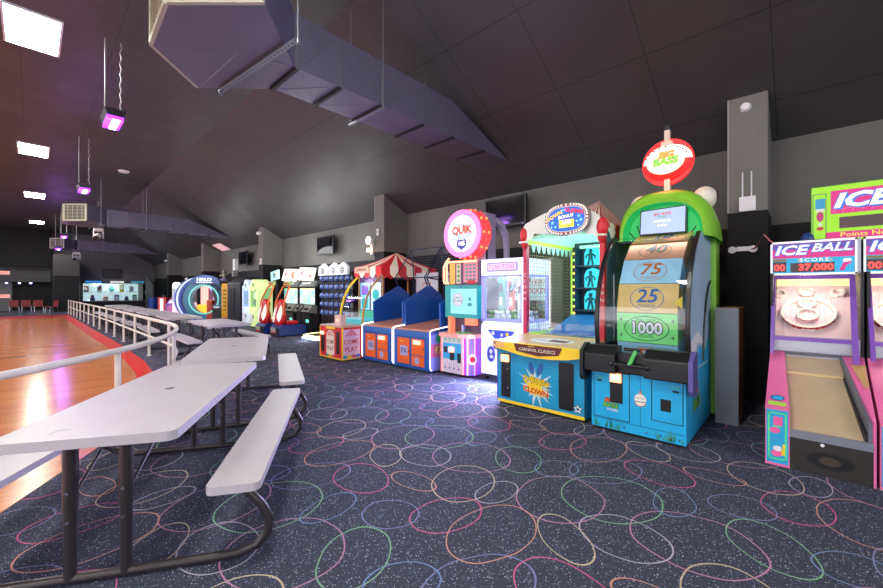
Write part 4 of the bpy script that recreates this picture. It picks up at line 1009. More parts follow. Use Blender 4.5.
    m.build('tent_roof', t)
    m = MB(); VAL = M('valance_white', (232, 232, 226), .6)
    m.prism([(-.55, 2.10), (-.53, 2.22), (-.40, 2.34), (-.20, 2.41), (.10, 2.43), (.34, 2.40), (.50, 2.30), (.56, 2.12), (.50, 2.05), (.40, 2.10), (.34, 2.19), (.2, 2.16), (0, 2.14), (-.2, 2.14), (-.36, 2.17), (-.44, 2.08), (-.5, 2.06)], 'y', .52, .55, VAL)
    m.disc((.40, .518, 2.22), UX, UZ, .10, .14, VAL); m.disc((-.43, .518, 2.2), UX, UZ, .09, .12, VAL)
    for i in range(7): m.disc((.572, .75 + i * .2, 2.13), UY, UZ, .095, .10, RED if i % 2 else VAL, 16)
    m.build('valance', t)
    def oval(rx, rz, p=2.6, n=36):
        return [(.135 + rx * math.copysign(abs(math.cos(2 * PI * k / n)) ** (2 / p), math.cos(2 * PI * k / n)), 2.285 + rz * math.copysign(abs(math.sin(2 * PI * k / n)) ** (2 / p), math.sin(2 * PI * k / n))) for k in range(n)]
    m = MB(); m.prism(oval(.285, .195), 'y', .44, .50, M('sign_rim_grey', (130, 118, 116), .4)); m.prism(oval(.268, .18), 'y', .435, .44, M('sign_rim_red', (170, 50, 56), .4))
    for i, p in enumerate(oval(.262, .175, 2.6, 44)): m.disc((p[0], .433, p[1]), UX, UZ, .010, .010, E('marquee_bulb', (250, 235, 225), 1.0), 8)
    m.prism(oval(.245, .158), 'y', .43, .435, M('sign_silver', (200, 205, 210), .4)); m.prism(oval(.232, .146), 'y', .427, .43, E('sign_blue_lit', (26, 90, 185), .55))
    c = Vector((.135, .424, 2.285)); uL = Vector((.92, 0, .39)); vL = Vector((-.39, 0, .92)); uR = Vector((.96, 0, -.26)); vR = Vector((.26, 0, .96))
    m.text('DOWN', c + Vector((-.145, 0, .05)), uL, vL, .066, E('sign_amber_text', (250, 190, 50), .8), .03, 0, 1, None, NAVY, .05); m.text('the', c + Vector((-.022, -.002, .112)), UX, UZ, .042, E('sign_sky_text', (120, 190, 240), .8), .02); m.text('CLOWN', c + Vector((.105, 0, .085)), uR, vR, .066, E('sign_red_text', (235, 45, 50), .8), .03, 0, .95, None, NAVY, .05)
    m.text('BONUS', c + Vector((0, -.001, .03)), Vector((.99, 0, .1)), UZ, .054, E('sign_white_text', (245, 245, 250), .8), .02, .1, 1.1, None, NAVY, .05)
    m.rect(c + Vector((.01, 0, -.055)), UX, UZ, .19, .095, E('sign_ticket_yellow', (240, 205, 50), .8)); m.text('500', c + Vector((.01, -.003, -.04)), UX, UZ, .075, E('sign_white_text', (245, 245, 250)), .02, 0, 1.1, None, RED, .06); m.text('TICKETS', c + Vector((.01, -.003, -.088)), UX, UZ, .026, NAVY, .01)
    for dx, dz, r in ((-.17, -.03, .028), (-.135, -.085, .02), (-.185, -.08, .016), (.165, .02, .024), (.19, -.03, .028), (.14, -.04, .02), (.16, -.09, .02)): m.star(c + Vector((dx, 0, dz)), UX, UZ, r, r * .45, 5, E('sign_sky_text', (120, 190, 240), .8))
    m.build('oval_sign', t)
    point_light('canopy_lamp', (0, 1.1, 2.05), 9, (.75, 1.0, .92), .15, t); point_light('cubby_lamp', (.05, 1.6, 1.6), 4, (.4, .95, 1.0), .15, t)
    return t
clown_game()

# ================================================================== WHITE PRIZE CLAW MACHINE
def claw_machine():
    t = thing('claw_machine', 'glowing white prize claw machine with light strips between tall games', 'arcade game', (4.93, 3.35, 0), FACE)
    CW = E('claw_white_backlit', (216, 222, 250), .62); PB = E('claw_periwinkle_frame', (140, 140, 225), .5); D = .75
    m = MB(); m.prism([(0, .10), (D, .10), (D, .93), (.06, .93), (.0, .86)], 'x', -.39, .39, CW)
    m.poly([(-.27, -.003, .80), (.23, -.003, .80), (.18, -.003, .72), (.04, -.003, .655), (-.14, -.003, .67)], M('claw_control_blue', (58, 84, 190), .3)); m.disc((-.16, -.005, .75), UX, UZ, .03, .03, WHITE); m.disc((.10, -.005, .745), UX, UZ, .03, .03, YELLOW); m.disc((.0, -.005, .73), UX, UZ, .025, .025, WHITE)
    m.disc((-.20, -.003, .42), UX, UZ, .085, .135, PB); m.disc((-.20, -.0035, .42), UX, UZ, .07, .115, M('claw_chute_blue', (52, 66, 170), .3)); m.disc((-.20, -.004, .46), UX, UZ, .03, .035, WHITE); m.disc((-.19, -.004, .38), UX, UZ, .035, .03, WHITE)
    m.build('lower_cabinet', t)
    m = MB()
    for sx in (-.33, .33):
        for y in (.07, .68): m.cyl((sx - .015, y, .04), (sx + .015, y, .04), .04, BLACK, n=12); m.box(sx - .02, sx + .02, y - .02, y + .02, .05, .10, CHROME)
    m.build('casters', t)
    m = MB()
    for x0, x1 in ((-.39, -.325), (.325, .355)): m.box(x0, x1, 0, .05, .93, 1.65, PB)
    m.box(-.39, .39, 0, .05, .93, .975, PB); m.box(-.39, .39, 0, .05, 1.62, 1.65, PB)
    for y in (D - .05,): m.box(-.39, -.35, y, D, .93, 1.65, PB); m.box(.35, .39, y, D, .93, 1.65, PB)
    for sx in (-1, 1):
        a, b = sorted((sx * .35, sx * .39))
        for z in (.93, 1.62): m.box(a, b, .05, D - .05, z, z + .03, PB)
    m.build('window_frame', t)
    m = MB(); m.box(-.325, .325, .02, .024, .97, 1.62, GLASS); m.box(.372, .376, .05, D - .05, .93, 1.65, GLASS); m.box(-.376, -.372, .05, D - .05, .93, 1.65, GLASS); m.box(-.35, .35, D - .024, D - .02, .93, 1.65, GLASS); m.build('window_pane', t)
    LED = E('claw_led_strip', (190, 200, 255), 2.4)
    m = MB()
    for z in [.95 + i * .047 for i in range(20)]: m.box(.358, .386, -.008, .0, z, z + .032, LED)
    m.box(.355, .392, 0, .05, .10, 1.90, CW); m.box(.388, .393, .01, .05, .12, 1.88, LED)
    m.build('light_strip', t)
    m = MB(); m.box(-.39, .39, 0, D, 1.65, 1.90, CW); m.prism([(p[0], p[1] + 1.775) for p in rrect(.56, .135, .03)], 'y', -.008, 0, M('plaque_rim_blue', (130, 130, 190), .4)); m.prism([(p[0], p[1] + 1.775) for p in rrect(.53, .105, .025)], 'y', -.011, -.008, E('plaque_lilac', (196, 170, 225), .6))
    m.text('TONE TONE', (.0, -.0135, 1.775), UX, UZ, .10, E('plaque_pink_text', (224, 70, 130), .7), .02, 0, .85, None, E('plaque_pale', (235, 215, 245), .6), .05)
    m.build('header', t)
    m = MB(); m.box(-.30, .30, .30, .34, 1.56, 1.60, CHROME); m.box(-.03, .03, .10, .65, 1.60, 1.63, CHROME); m.cyl((.0, .32, 1.56), (.0, .32, 1.44), .035, CHROME, n=12)
    for a in range(3):
        an = 2 * PI * a / 3; m.tube([(.0, .32, 1.45), (.08 * math.cos(an), .32 + .08 * math.sin(an), 1.40), (.06 * math.cos(an), .32 + .06 * math.sin(an), 1.32)], .008, CHROME, 6)
    m.build('claw_gantry', t)
    area_light('claw_top_lamp', (0, .38, 1.63), (0, 0, 0), .5, .5, 14, (.95, .96, 1), t)
    area_light('claw_front_glow', (0, -.05, .55), (-PI / 2, 0, 0), .6, .8, 115, (.55, .53, 1.0), t)
    return t
claw_machine()
PL = [M('plush_white', (235, 232, 228), .8), M('plush_grey', (150, 148, 146), .8), M('plush_tan', (196, 160, 116), .8), M('plush_green', (96, 150, 84), .8)]
rr = random.Random(5)
proto = None
n = 0
for iy in range(4):
    for ix in range(6):
        x = -.275 + ix * .108 + rr.uniform(-.004, .004); y = .10 + iy * .16 + rr.uniform(-.02, .02)
        mt = PL[rr.choice((0, 0, 1, 0, 2, 3))]; m = MB(); m.ell((0, 0, .052), (.048, .048, .052), mt, 10, 7); m.ell((0, -.01, .118), (.036, .036, .034), mt, 10, 7); m.ell((-.027, -.01, .148), (.013, .01, .016), mt, 8, 5); m.ell((.027, -.01, .148), (.013, .01, .016), mt, 8, 5)
        o = m.build('plush_toy', None, (4.93 + y, 3.35 - x, .931)); o.rotation_euler = (0, 0, FACE + rr.uniform(-.9, .9))
        tag(o, 'small plush toy in the pile on the floor of the white claw machine', 'plush toy', 'plush toys in the claw machine')
for (x, y, h, c, nm) in ((-.20, .30, .55, (52, 150, 130), 'teal'), (-.08, .40, .52, (214, 72, 50), 'orange red'), (.03, .50, .50, (232, 225, 205), 'cream')):
    m = MB(); pm = M('prize_box_' + nm.replace(' ', '_'), c, .4); m.box(-.045, .045, -.03, .03, 0, h, pm); m.box(-.03, .03, -.032, -.03, h * .15, h * .4, CREAM); m.box(-.035, .035, -.032, -.03, h * .55, h * .8, M('prize_print', (80, 60, 70), .5)); m.tube([(0, 0, h), (0, 0, h + .07)], .004, CHROME, 5)
    tag(m.build('prize_box', None, (4.93 + y, 3.35 - x, 1.09), ), '%s tall prize box hanging inside the white claw machine' % nm, 'prize').rotation_euler = (0, 0, FACE)
# ticket kiosk seen through the glass behind it
t = thing('ticket_kiosk', 'pale kiosk with red and yellow TICKETS lettering behind the white claw machine', 'kiosk', (6.55, 3.92, 0), FACE)
KW = E('kiosk_backlit_cream', (246, 240, 226), .62)
m = MB(); m.box(-.56, .56, 0, .45, 0, 2.0, M('kiosk_case', (210, 200, 190), .5)); m.build('case', t)
m = MB(); m.rect((0, -.002, 1.35), UX, UZ, 1.08, 1.22, KW)
for x in (-.28, .28):
    m.text('TURN', (x, -.004, 1.72), UX, UZ, .13, E('kiosk_yellow', (240, 200, 60), .6), .02, 0, 1, None, RED, .05); m.text('IN YOUR', (x, -.004, 1.57), UX, UZ, .10, E('kiosk_red', (220, 60, 60), .6), .02); m.text('TICKETS', (x, -.004, 1.40), UX, UZ, .135, E('kiosk_red', (220, 60, 60), .6), .02, 0, .95); m.rect((x, -.003, 1.05), UX, UZ, .34, .34, M('kiosk_maroon', (150, 60, 50), .5)); m.rect((x, -.004, 1.08), UX, UZ, .22, .16, M('kiosk_dark', (60, 50, 46), .5))
m.build('front_panel', t)

# ================================================================== ROUND SIGN DROP GAME
def drop_game():
    t = thing('drop_game', 'drop game with big round pink and red lit sign and teal screen', 'arcade game', (4.78, 4.175, 0), FACE)
    SAL = M('drop_salmon', (245, 178, 160), .4); TEAL = M('drop_teal', (30, 165, 160), .35); PUR = E('drop_violet_side', (150, 80, 200), .25)
    m = MB(); m.box(-.31, .16, .02, .55, .04, .64, M('drop_white', (226, 214, 222), .45)); yf = .018
    m.rect((-.08, yf, .40), UX, UZ, .40, .27, M('drop_blue_print', (42, 170, 220), .4))
    for x, z, h in ((-.22, .42, .10), (.08, .30, .16)): m.rect((x, yf - .002, z), UX, UZ, .075, h, BLACK)
    m.rect((-.075, yf - .002, .36), UX, UZ, .10, .22, BLACK)
    for i in range(4):
        x = -.23 + i * .10; m.rect((x, yf - .001, .585), UX, UZ, .055, .07, M('drop_mint', (150, 215, 170), .5)); m.rect((x, yf - .001, .15), UX, UZ, .006, .12, NAVY); m.poly([(x - .02, yf - .0015, .13), (x + .02, yf - .0015, .13), (x, yf - .0015, .09)], NAVY); m.rect((x + .05, yf - .001, .15), UX, UZ, .004, .18, RED)
    m.box(-.315, -.295, .0, .02, .04, .64, E('drop_pink_edge', (250, 150, 140), .6)); m.box(.155, .175, .0, .02, .04, .64, E('drop_pink_edge', (250, 150, 140), .6))
    m.build('pedestal', t)
    m = MB(); reader(m, -.075, .015, .43, .10, .085); m.build('card_reader', t)
    # striped rounded right flank
    m = MB(); n = 9
    cols = [E('flank_magenta', (205, 50, 170), .3), PUR, E('flank_pale', (200, 190, 240), .4), PUR, E('flank_blue', (90, 100, 220), .3), PUR, E('flank_pale', (200, 190, 240)), E('flank_magenta', (205, 50, 170)), PUR]
    for i in range(n):
        a, b = PI / 2 * i / n, PI / 2 * (i + 1) / n
        p = (.17 + .17 * math.sin(a), .19 - .17 * math.cos(a)); q = (.17 + .17 * math.sin(b), .19 - .17 * math.cos(b)); m.add([(p[0], p[1], .04), (q[0], q[1], .04), (q[0], q[1], .64), (p[0], p[1], .64)], [(0, 1, 2, 3)], cols[i])
    m.add([(.34, .19, .04), (.34, .55, .04), (.34, .55, .64), (.34, .19, .64)], [(0, 1, 2, 3)], PUR)
    m.build('rounded_flank', t)
    m = MB(); d = Vector((.62, -.78, 0)); o = Vector((.17 + .17 * math.sin(.9), .19 - .17 * math.cos(.9), .30)) + d * .012; m.disc(o, Vector((.78, .62, 0)), UZ, .075, .085, WHITE); m.disc(o + d * .001, Vector((.78, .62, 0)), UZ, .045, .05, RED); m.build('round_badge', t)
    m = MB(); top = [(-.34, -.03), (.12, -.06), (.28, .0), (.36, .12), (.38, .30), (.38, .56), (-.34, .56)]; m.prism(top, 'z', .64, .70, SAL); m.build('table_ring', t, bevel=.01)
    m = MB(); m.box(-.24, -.18, .10, .22, .70, .97, E('drop_orange_lit', (245, 130, 90), .5)); m.cyl((.05, .16, .70), (.05, .16, .84), .03, CHROME); m.box(.10, .30, .14, .24, .84, .95, E('drop_orange_lit', (245, 130, 90))); m.cyl((.05, .2, .70), (.05, .2, .72), .14, M('drop_green', (90, 170, 110), .4)); m.build('drop_column', t)
    m = MB(); m.box(-.36, .36, .16, .26, .95, 1.50, TEAL); m.rect((.05, .158, 1.23), UX, UZ, .56, .42, E('drop_screen', (130, 205, 220), .5)); m.disc((-.07, .156, 1.26), UX, UZ, .12, .12, WHITE); m.ann((-.07, .155, 1.26), UX, UZ, .115, .115, .008, TEAL); m.text('DROP\nTO WIN', (-.07, .154, 1.26), UX, UZ, .055, TEAL, .01); m.disc((.19, .156, 1.18), UX, UZ, .05, .03, TEAL); m.rect((.19, .156, 1.27), UX, UZ, .06, .05, TEAL); m.cyl((0, .15, 1.475), (0, .16, 1.475), .015, NAVY, n=10)
    m.build('screen', t)
    m = MB(); m.box(-.34, .34, .24, .95, .70, 1.90, M('drop_back', (92, 72, 96), .5)); 
    m.rect((-.26, .238, 1.70), UX, UZ, .12, .36, E('drop_amber_panel', (200, 150, 70), .5)); m.rect((-.12, .238, 1.70), UX, UZ, .10, .34, M('drop_list_cream', (220, 200, 180), .5))
    for i in range(4): m.disc((-.12, .236, 1.58 + i * .08), UX, UZ, .03, .03, M('drop_green', (90, 170, 110)), 12)
    m.rect((.14, .238, 1.72), UX, UZ, .30, .34, E('drop_list_pink', (200, 120, 130), .5))
    for i in range(5):
        for j in range(3): m.rect((.06 + j * .08, .236, 1.84 - i * .06), UX, UZ, .06, .035, M('drop_cell_teal', (80, 130, 150), .5))
    m.rect((.16, .236, 1.555), UX, UZ, .16, .06, RED)
    m.build('back_cabinet', t)
    NE = E('drop_neon_salmon', (255, 170, 130), 1.6)
    m = MB(); m.tube([(-.36, .20, 1.52), (-.36, .20, 1.86), (-.33, .2, 1.90), (.30, .2, 1.90)], .018, NE, 8); m.tube([(-.50, .30, 1.54), (-.52, .30, 1.58), (-.52, .30, 1.82), (-.46, .30, 1.92), (-.36, .26, 1.97)], .018, NE, 8); m.tube([(-.50, .30, 1.54), (-.38, .28, 1.54)], .018, NE, 8); m.build('neon_outline', t)
    # round sign
    c = Vector((.10, .07, 2.345)); nrm = Vector((0, -1, 0)); RIMR = E('sign_rim_red_lit', (250, 62, 66), .7); RIMP = E('sign_rim_pink_lit', (250, 120, 205), .75)
    m = MB(); m.cyl(c + Vector((0, .26, 0)), c, .40, RIMR, .375, 40); 
    rr = random.Random(2)
    for i in range(60):
        a = 2 * PI * i / 30; k = .04 + .12 * (i // 30) + .03 * (i % 2); r = .392 + .025 * k / .26; m.ell(c + Vector((r * math.cos(a), k + .03, r * math.sin(a))), (.022, .022, .022), RIMR if i % 3 else E('sign_rim_amber', (255, 150, 90), 1.0), 8, 6)
    m.build('sign_drum', t)
    m = MB(); m.ring(c + Vector((0, .012, 0)), (0, -1, 0), .30, .39, .03, RIMP, 40); m.build('sign_ring', t)
    m = MB(); m.disc(c + Vector((0, -.012, 0)), UX, UZ, .315, .315, E('sign_face_white', (244, 238, 248), .62), 40); y = -.016
    m.text('QUIK', c + Vector((.0, y, .055)), UX, UZ, .17, M('sign_orange_text', (225, 92, 52), .5), .03, 0, 1, None, M('sign_brown', (120, 60, 60), .5), .03); m.text('DROP', c + Vector((0, y, -.055)), UX, UZ, .14, M('sign_cyan_text', (150, 205, 225), .5), .02, 0, 1, None, M('sign_sky_line', (70, 130, 170), .5), .03)
    m.prism([(c.x - .10, c.z - .10), (c.x + .10, c.z - .10), (c.x + .10, c.z - .21), (c.x, c.z - .27), (c.x - .10, c.z - .21)], 'y', c.y - .016, c.y - .013, NAVY); m.text('185', c + Vector((0, y - .003, -.165)), UX, UZ, .10, E('sign_face_white', (250, 245, 252)), .02); m.disc(c + Vector((.04, y, .14)), UX, UZ, .012, .016, NAVY)
    m.build('sign_face', t)
    m = MB(); m.box(c.x - .05, c.x + .28, .33, .62, 1.90, 2.70, M('drop_spine_mauve', (150, 140, 172), .4)); m.box(c.x - .052, c.x + .282, .345, .40, 1.92, 2.62, DARK)
    for z in (2.1, 2.35): m.cyl((c.x + .282, .37, z), (c.x + .287, .37, z), .012, CHROME, n=8)
    m.build('spine', t)
    m = MB(); arch = [(.56, .45, 2.62), (.56, .62, 2.68), (.56, .85, 2.66), (.56, 1.02, 2.52), (.56, 1.08, 2.30), (.56, 1.08, 1.9)]
    w_ = .10
    rows = []
    for (x, y, z) in [(.30, .45, 2.62), (.30, .70, 2.66), (.30, .92, 2.58), (.30, 1.04, 2.42), (.30, 1.08, 2.2), (.30, 1.08, 1.5)]:
        rows.append([(x - .02, y, z), (x + .06, y, z), (x + .06, y - .07, z - .07), (x - .02, y - .07, z - .07)])
    m.grid(rows, M('drop_arch_mauve', (168, 158, 190), .35), False, True); m.build('arch_tube', t)
    point_light('sign_glow', (.1, -.35, 2.3), 6, (1, .45, .6), .2, t)
    return t
drop_game()

# ================================================================== BASKETBALL GAMES
BBL = M('hoops_blue_laminate', (22, 84, 170), .35, 0, 0, .05); BORG = M('hoops_orange_door', (240, 100, 28), .4); NEON = E('hoops_neon_white', (255, 232, 215), 3.0)
DECKT = M('hoops_deck_tan', (206, 140, 110), .4, 0, 0, .08)
def hoops(label, yc):
    t = thing('basketball_game', label, 'arcade game', (4.62, yc, 0), FACE, 'blue basketball games')
    m = MB(); m.box(-.48, .48, 0, .36, .03, .70, BBL); m.prism([(.36, .03), (1.45, .03), (1.45, .80), (.36, .70)], 'x', -.48, .48, BBL); m.box(-.46, .46, .02, 1.4, 0, .03, BLACK); yf = -.002
    m.box(-.44, .44, -.03, 0, .60, .70, M('hoops_blue_cap', (40, 100, 180), .4)); m.build('cabinet', t, bevel=.006)
    m = MB(); m.box(-.36, -.04, -.012, 0, .10, .56, BORG); m.rect((-.18, -.014, .33), UX, UZ, .20, .18, M('hoops_badge_lilac', (180, 176, 215), .5)); m.text('FX', (-.18, -.016, .33), UX, UZ, .13, M('hoops_badge_navy', (50, 60, 130), .5), .02); m.rect((-.24, -.0145, .50), UX, UZ, .09, .015, YELLOW); cd = m.build('coin_door', t)
    m = MB(); m.cyl((-.065, -.022, .33), (-.065, -.012, .33), .012, BLACK, n=8); m.build('lock', cd)
    m = MB(); m.box(.02, .33, -.012, 0, .28, .56, BORG); m.cyl((.305, -.022, .40), (.305, -.012, .40), .012, BLACK, n=8); td = m.build('ticket_door', t)
    m = MB(); reader(m, .17, -.012, .505, .17, .07); m.build('card_reader', td)
    m = MB(); m.box(.02, .33, -.012, 0, .09, .265, BORG); m.star((.16, -.014, .18), UX, UZ, .075, .05, 7, M('hoops_badge_lilac', (180, 176, 215), .5)); m.text('FX', (.16, -.016, .18), UX, UZ, .05, M('hoops_badge_navy', (50, 60, 130))); m.build('lower_door', t)
    m = MB(); m.prism([(.02, .70), (1.30, .80), (1.30, .83), (.02, .73)], 'x', -.43, .43, DECKT); m.build('shooting_deck', t)
    for sx in (-1, 1):
        m = MB(); a, b = sorted((sx * .44, sx * .475)); m.prism([(.27, .70), (.25, 1.18), (.94, 1.51), (1.24, 1.33), (1.30, .72)], 'x', a, b, BBL); m.build('side_panel', t, bevel=.008)
        m = MB(); x = sx * .478; m.tube([(x, .02, .05), (x, -.01, .10), (x, -.01, .70), (x, .03, .735), (x, 1.25, .845)], .008, NEON, 6); m.build('neon_strip', t)
    m = MB(); X1 = .482; m.rect((X1, .18, .35), UY, UZ, .36, .62, M('hoops_side_periwinkle', (130, 140, 210), .4)); m.rect((X1 + .001, .18, .38), UY, UZ, .36, .22, M('hoops_side_rose', (196, 96, 130), .5)); m.text('FX', (X1 + .002, .20, .38), UY, UZ, .17, YELLOW, .03, .1, 1, None, NAVY, .05); m.disc((X1 + .001, .22, .58), UY, UZ, .09, .075, M('hoops_green_ball', (20, 150, 100), .4)); m.build('side_print', t)
    # caged hoop
    CG = M('cage_navy_tube', (40, 50, 88), .35, .3); r = .014
    m = MB(); q = [(-.46, .84, 1.68), (-.46, 1.34, 2.33), (.46, 1.34, 2.33), (.46, .84, 1.68)]
    m.tube(q, r, CG, 8, True)
    for sx in (-.46, .46): m.tube([(sx, .84, 1.68), (sx, .94, 1.48)], r, CG, 8); m.tube([(sx, 1.34, 2.33), (sx, 1.42, 1.5), (sx, 1.40, .8)], r, CG, 8); m.tube([(sx, .84, 1.68), (sx, 1.41, 1.62)], r * .8, CG, 8)
    m.build('cage_frame', t)
    m = MB(); NW = M('cage_net_wire', (120, 122, 140), .5, .4); N1 = 12
    for i in range(1, N1):
        f = i / N1; x = -.46 + .92 * f; m.tube([(x, .84, 1.68), (x, 1.34, 2.33)], .0022, NW, 4)
        y, z = .84 + .5 * f, 1.68 + .65 * f; m.tube([(-.46, y, z), (.46, y, z)], .0022, NW, 4)
    m.build('cage_net', t)
    m = MB(); m.box(-.34, .34, 1.36, 1.38, 1.25, 1.80, M('backboard_white', (220, 222, 230), .3)); m.outl((0, 1.358, 1.48), UX, UZ, .26, .2, .02, BORG); m.build('backboard', t)
    m = MB(); m.ring((0, 1.22, 1.36), UZ, .115, .13, .015, BORG, 24)
    for k in range(10):
        a = 2 * PI * k / 10; m.tube([(.12 * math.cos(a), 1.22 + .12 * math.sin(a), 1.36), (.07 * math.cos(a + .3), 1.22 + .07 * math.sin(a + .3), 1.16)], .003, WHITE, 4)
    m.build('hoop', t)
    m = MB(); m.box(-.44, .44, 1.38, 1.45, .78, 1.30, BBL); m.build('rear_panel', t)
    return t
hoops('blue basketball game with orange doors beside the round-sign drop game', 5.06)
hoops('blue basketball game with orange doors beside the striped tent game', 6.045)

# ================================================================== STRIPED TENT COIN GAME
def tent_game():
    t = thing('tent_coin_game', 'coin game with red and cream striped tent roof and COME PLAY base', 'arcade game', (4.2, 7.03, 0), FACE)
    m = MB(); m.box(-.43, .43, 0, 2.5, .03, .67, RED); m.box(-.42, .42, .02, 2.4, 0, .03, BLACK)
    m.box(-.432, .432, -.004, .42, .03, .055, YELLOW); m.box(-.432, -.41, -.004, 0, .03, .67, YELLOW); m.box(.41, .434, -.004, .02, .03, .67, YELLOW)
    for x in (-.30, .27): m.rect((x, -.004, .36), UX, UZ, .12, .44, BLACK)
    m.poly([(-.16, -.005, .10), (.14, -.005, .10), (.14, -.005, .52), (.05, -.005, .60), (-.07, -.005, .60), (-.16, -.005, .52)], CREAM)
    for i in range(5): m.poly([(-.01, -.006, .62), (-.17 + i * .066, -.006, .48), (-.137 + i * .066, -.006, .48)], RED)
    m.rect((-.01, -.0055, .65), UX, UZ, .34, .05, YELLOW)
    m.text('COME', (-.01, -.007, .36), UX, UZ, .11, M('come_play_maroon', (150, 30, 60), .5), .02, 0, .85); m.text('PLAY', (-.01, -.007, .23), UX, UZ, .12, M('come_play_maroon', (150, 30, 60)), .02, 0, .85)
    for i in range(3): m.disc((-.12 + i * .11, -.006, .09), UX, UZ, .05, .03, (M('swirl_teal', (40, 160, 170), .5), YELLOW, M('swirl_rose', (220, 80, 120), .5))[i], 14)
    X1 = .433; LAV = M('side_lavender', (226, 190, 222), .45)
    m.rect((X1, .21, .34), UY, UZ, .40, .58, LAV)
    for i in range(5):
        y0 = .05 + i * .065; m.poly([(X1 + .001, .21, .64), (X1 + .001, y0, .50), (X1 + .001, y0 + .034, .50)], RED)
    m.text('COME', (X1 + .002, .20, .38), UY, UZ, .13, RED, .02, 0, .95, None, WHITE, .03); m.text('PLAY', (X1 + .002, .20, .23), UY, UZ, .14, RED, .02, 0, .95, None, WHITE, .03)
    for i in range(4): m.disc((X1 + .001, .06 + i * .10, .09), UY, UZ, .06, .035, (M('swirl_teal', (40, 160, 170), .5), YELLOW, M('swirl_rose', (220, 80, 120), .5), M('swirl_blue', (60, 100, 200), .5))[i], 14)
    m.build('cabinet', t)
    m = MB(); reader(m, -.30, -.006, .53, .10, .07); m.build('card_reader', t)
    m = MB(); m.box(-.42, .42, 0, .5, .67, .70, M('tent_deck_tan', (206, 170, 150), .4)); m.box(-.42, .42, .5, 1.0, .67, .80, E('playfield_teal_lit', (60, 160, 170), .45)); m.build('playfield', t)
    m = MB(); m.box(-.05, .18, .12, .24, .70, .90, M('reader_box_rose', (226, 190, 186), .4)); m.disc((.06, .118, .80), UX, UZ, .03, .03, READER); m.build('token_box', t)
    for sx in (-.42, .42):
        m = MB(); m.tube([(sx, .48, .68), (sx, .50, .95), (sx, .58, 1.25), (sx, .72, 1.50), (sx, .95, 1.72)], .024, YELLOW if sx < 0 else M('arch_gold', (190, 140, 70), .4), 8); m.build('arch_tube', t)
    m = MB(); m.grid([[(x, y, z) for x in (-.41, .41)] for y, z in ((.50, .72), (.52, .95), (.60, 1.25), (.74, 1.50), (.96, 1.72))], GLASS); m.build('curved_glass', t)
    m = MB(); m.box(-.42, .42, .99, 1.06, .70, 1.72, M('tent_back_plum', (104, 66, 120), .5))
    m.rect((-.20, .988, 1.28), UX, UZ, .34, .60, E('playfield_screen_blue', (130, 190, 226), .75)); m.rect((-.20, .986, 1.42), UX, UZ, .26, .22, E('playfield_screen_plum', (130, 90, 180), .6)); m.rect((-.20, .986, 1.12), UX, UZ, .24, .22, E('playfield_screen_teal', (40, 150, 150), .6))
    m.rect((.20, .988, 1.28), UX, UZ, .34, .60, E('playfield_screen_pale', (196, 220, 226), .7)); m.disc((.20, .986, 1.32), UX, UZ, .12, .12, E('playfield_screen_teal', (40, 150, 150)))
    m.rect((0, .987, .85), UX, UZ, .82, .22, E('playfield_screen_green', (60, 150, 120), .6)); m.build('back_display', t)
    for sx in (-.43, .43):
        for y in (1.0, 2.5):
            m = MB(); m.cyl((sx, y, .67), (sx, y, 1.72), .025, M('arch_gold', (190, 140, 70)), n=8); m.build('roof_post', t)
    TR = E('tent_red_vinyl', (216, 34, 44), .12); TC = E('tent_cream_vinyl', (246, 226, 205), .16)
    A = Vector((0, 1.74, 2.30)); cr = [Vector((-.50, .90, 1.93)), Vector((.50, .90, 1.93)), Vector((.50, 2.58, 1.93)), Vector((-.50, 2.58, 1.93))]
    m = MB(); s = MB()
    for k in range(4):
        a, b = cr[k], cr[(k + 1) % 4]; n = 5 if k % 2 == 0 else 7
        for i in range(n):
            p, q = a + (b - a) * (i / n), a + (b - a) * ((i + 1) / n); mt = TR if i % 2 == 0 else TC
            pm, qm = p * .5 + A * .5 - Vector((0, 0, .035)), q * .5 + A * .5 - Vector((0, 0, .035))
            m.add([p, q, qm, pm, A], [(0, 1, 2, 3), (3, 2, 4)], mt)
            dn = Vector((0, 0, -.16)); pts = [p, q] + [q + dn + (p - q) * (j / 6) + Vector((0, 0, -.08 * math.sin(PI * j / 6))) for j in range(7)]
            s.poly(pts, mt)
    m.build('tent_roof', t); s.build('scalloped_valance', t)
    m = MB(); m.prism([(p[0] - .16, p[1] + 1.87) for p in rrect(.52, .15, .06)], 'y', .86, .89, M('scroll_plate_cream', (232, 196, 170), .5)); m.text('CARNIVAL', (-.16, .857, 1.87), UX, UZ, .085, M('come_play_maroon', (150, 30, 60)), .01); m.build('name_plate', t)
    point_light('tent_lamp', (0, .85, 1.62), 5, (1, .95, .9), .2, t)
    return t
tent_game()

# ================================================================== BALL WALL GAME
t = thing('ball_wall_game', 'black wall game with rows of shiny blue balls between tent game and racing seats', 'arcade game', (6.2, 10.15, 0), FACE)
m = MB(); m.box(-.86, .86, .05, .5, .0, 1.95, M('ball_wall_black', (12, 12, 16), .4)); m.build('cabinet', t)
BALL = M('ball_steel_blue', (90, 108, 160), .18, .6); 
ballmesh = None
for r in range(5):
    for c in range(6):
        x, z = -.72 + c * .288, .72 + r * .26
        if ballmesh is None:
            m = MB(); m.ell((0, 0, 0), (.10, .10, .10), BALL, 16, 10); o = m.build('ball', t); ballmesh = o
        else: o = ballmesh.copy(); COL.objects.link(o); o.parent = t
        o.location = (x, 0.02, z)
m = MB(); m.box(-.045, .045, .0, .05, -.06, .06, M('ball_rack_grey', (120, 118, 124), .4)); br0 = m.build('ball_bracket', t)
for r in range(5):
    for c in range(6):
        o = br0 if r == c == 0 else br0.copy()
        if o is not br0: COL.objects.link(o); o.parent = t
        o.location = (-.72 + c * .288 + .145, 0, .72 + r * .26)
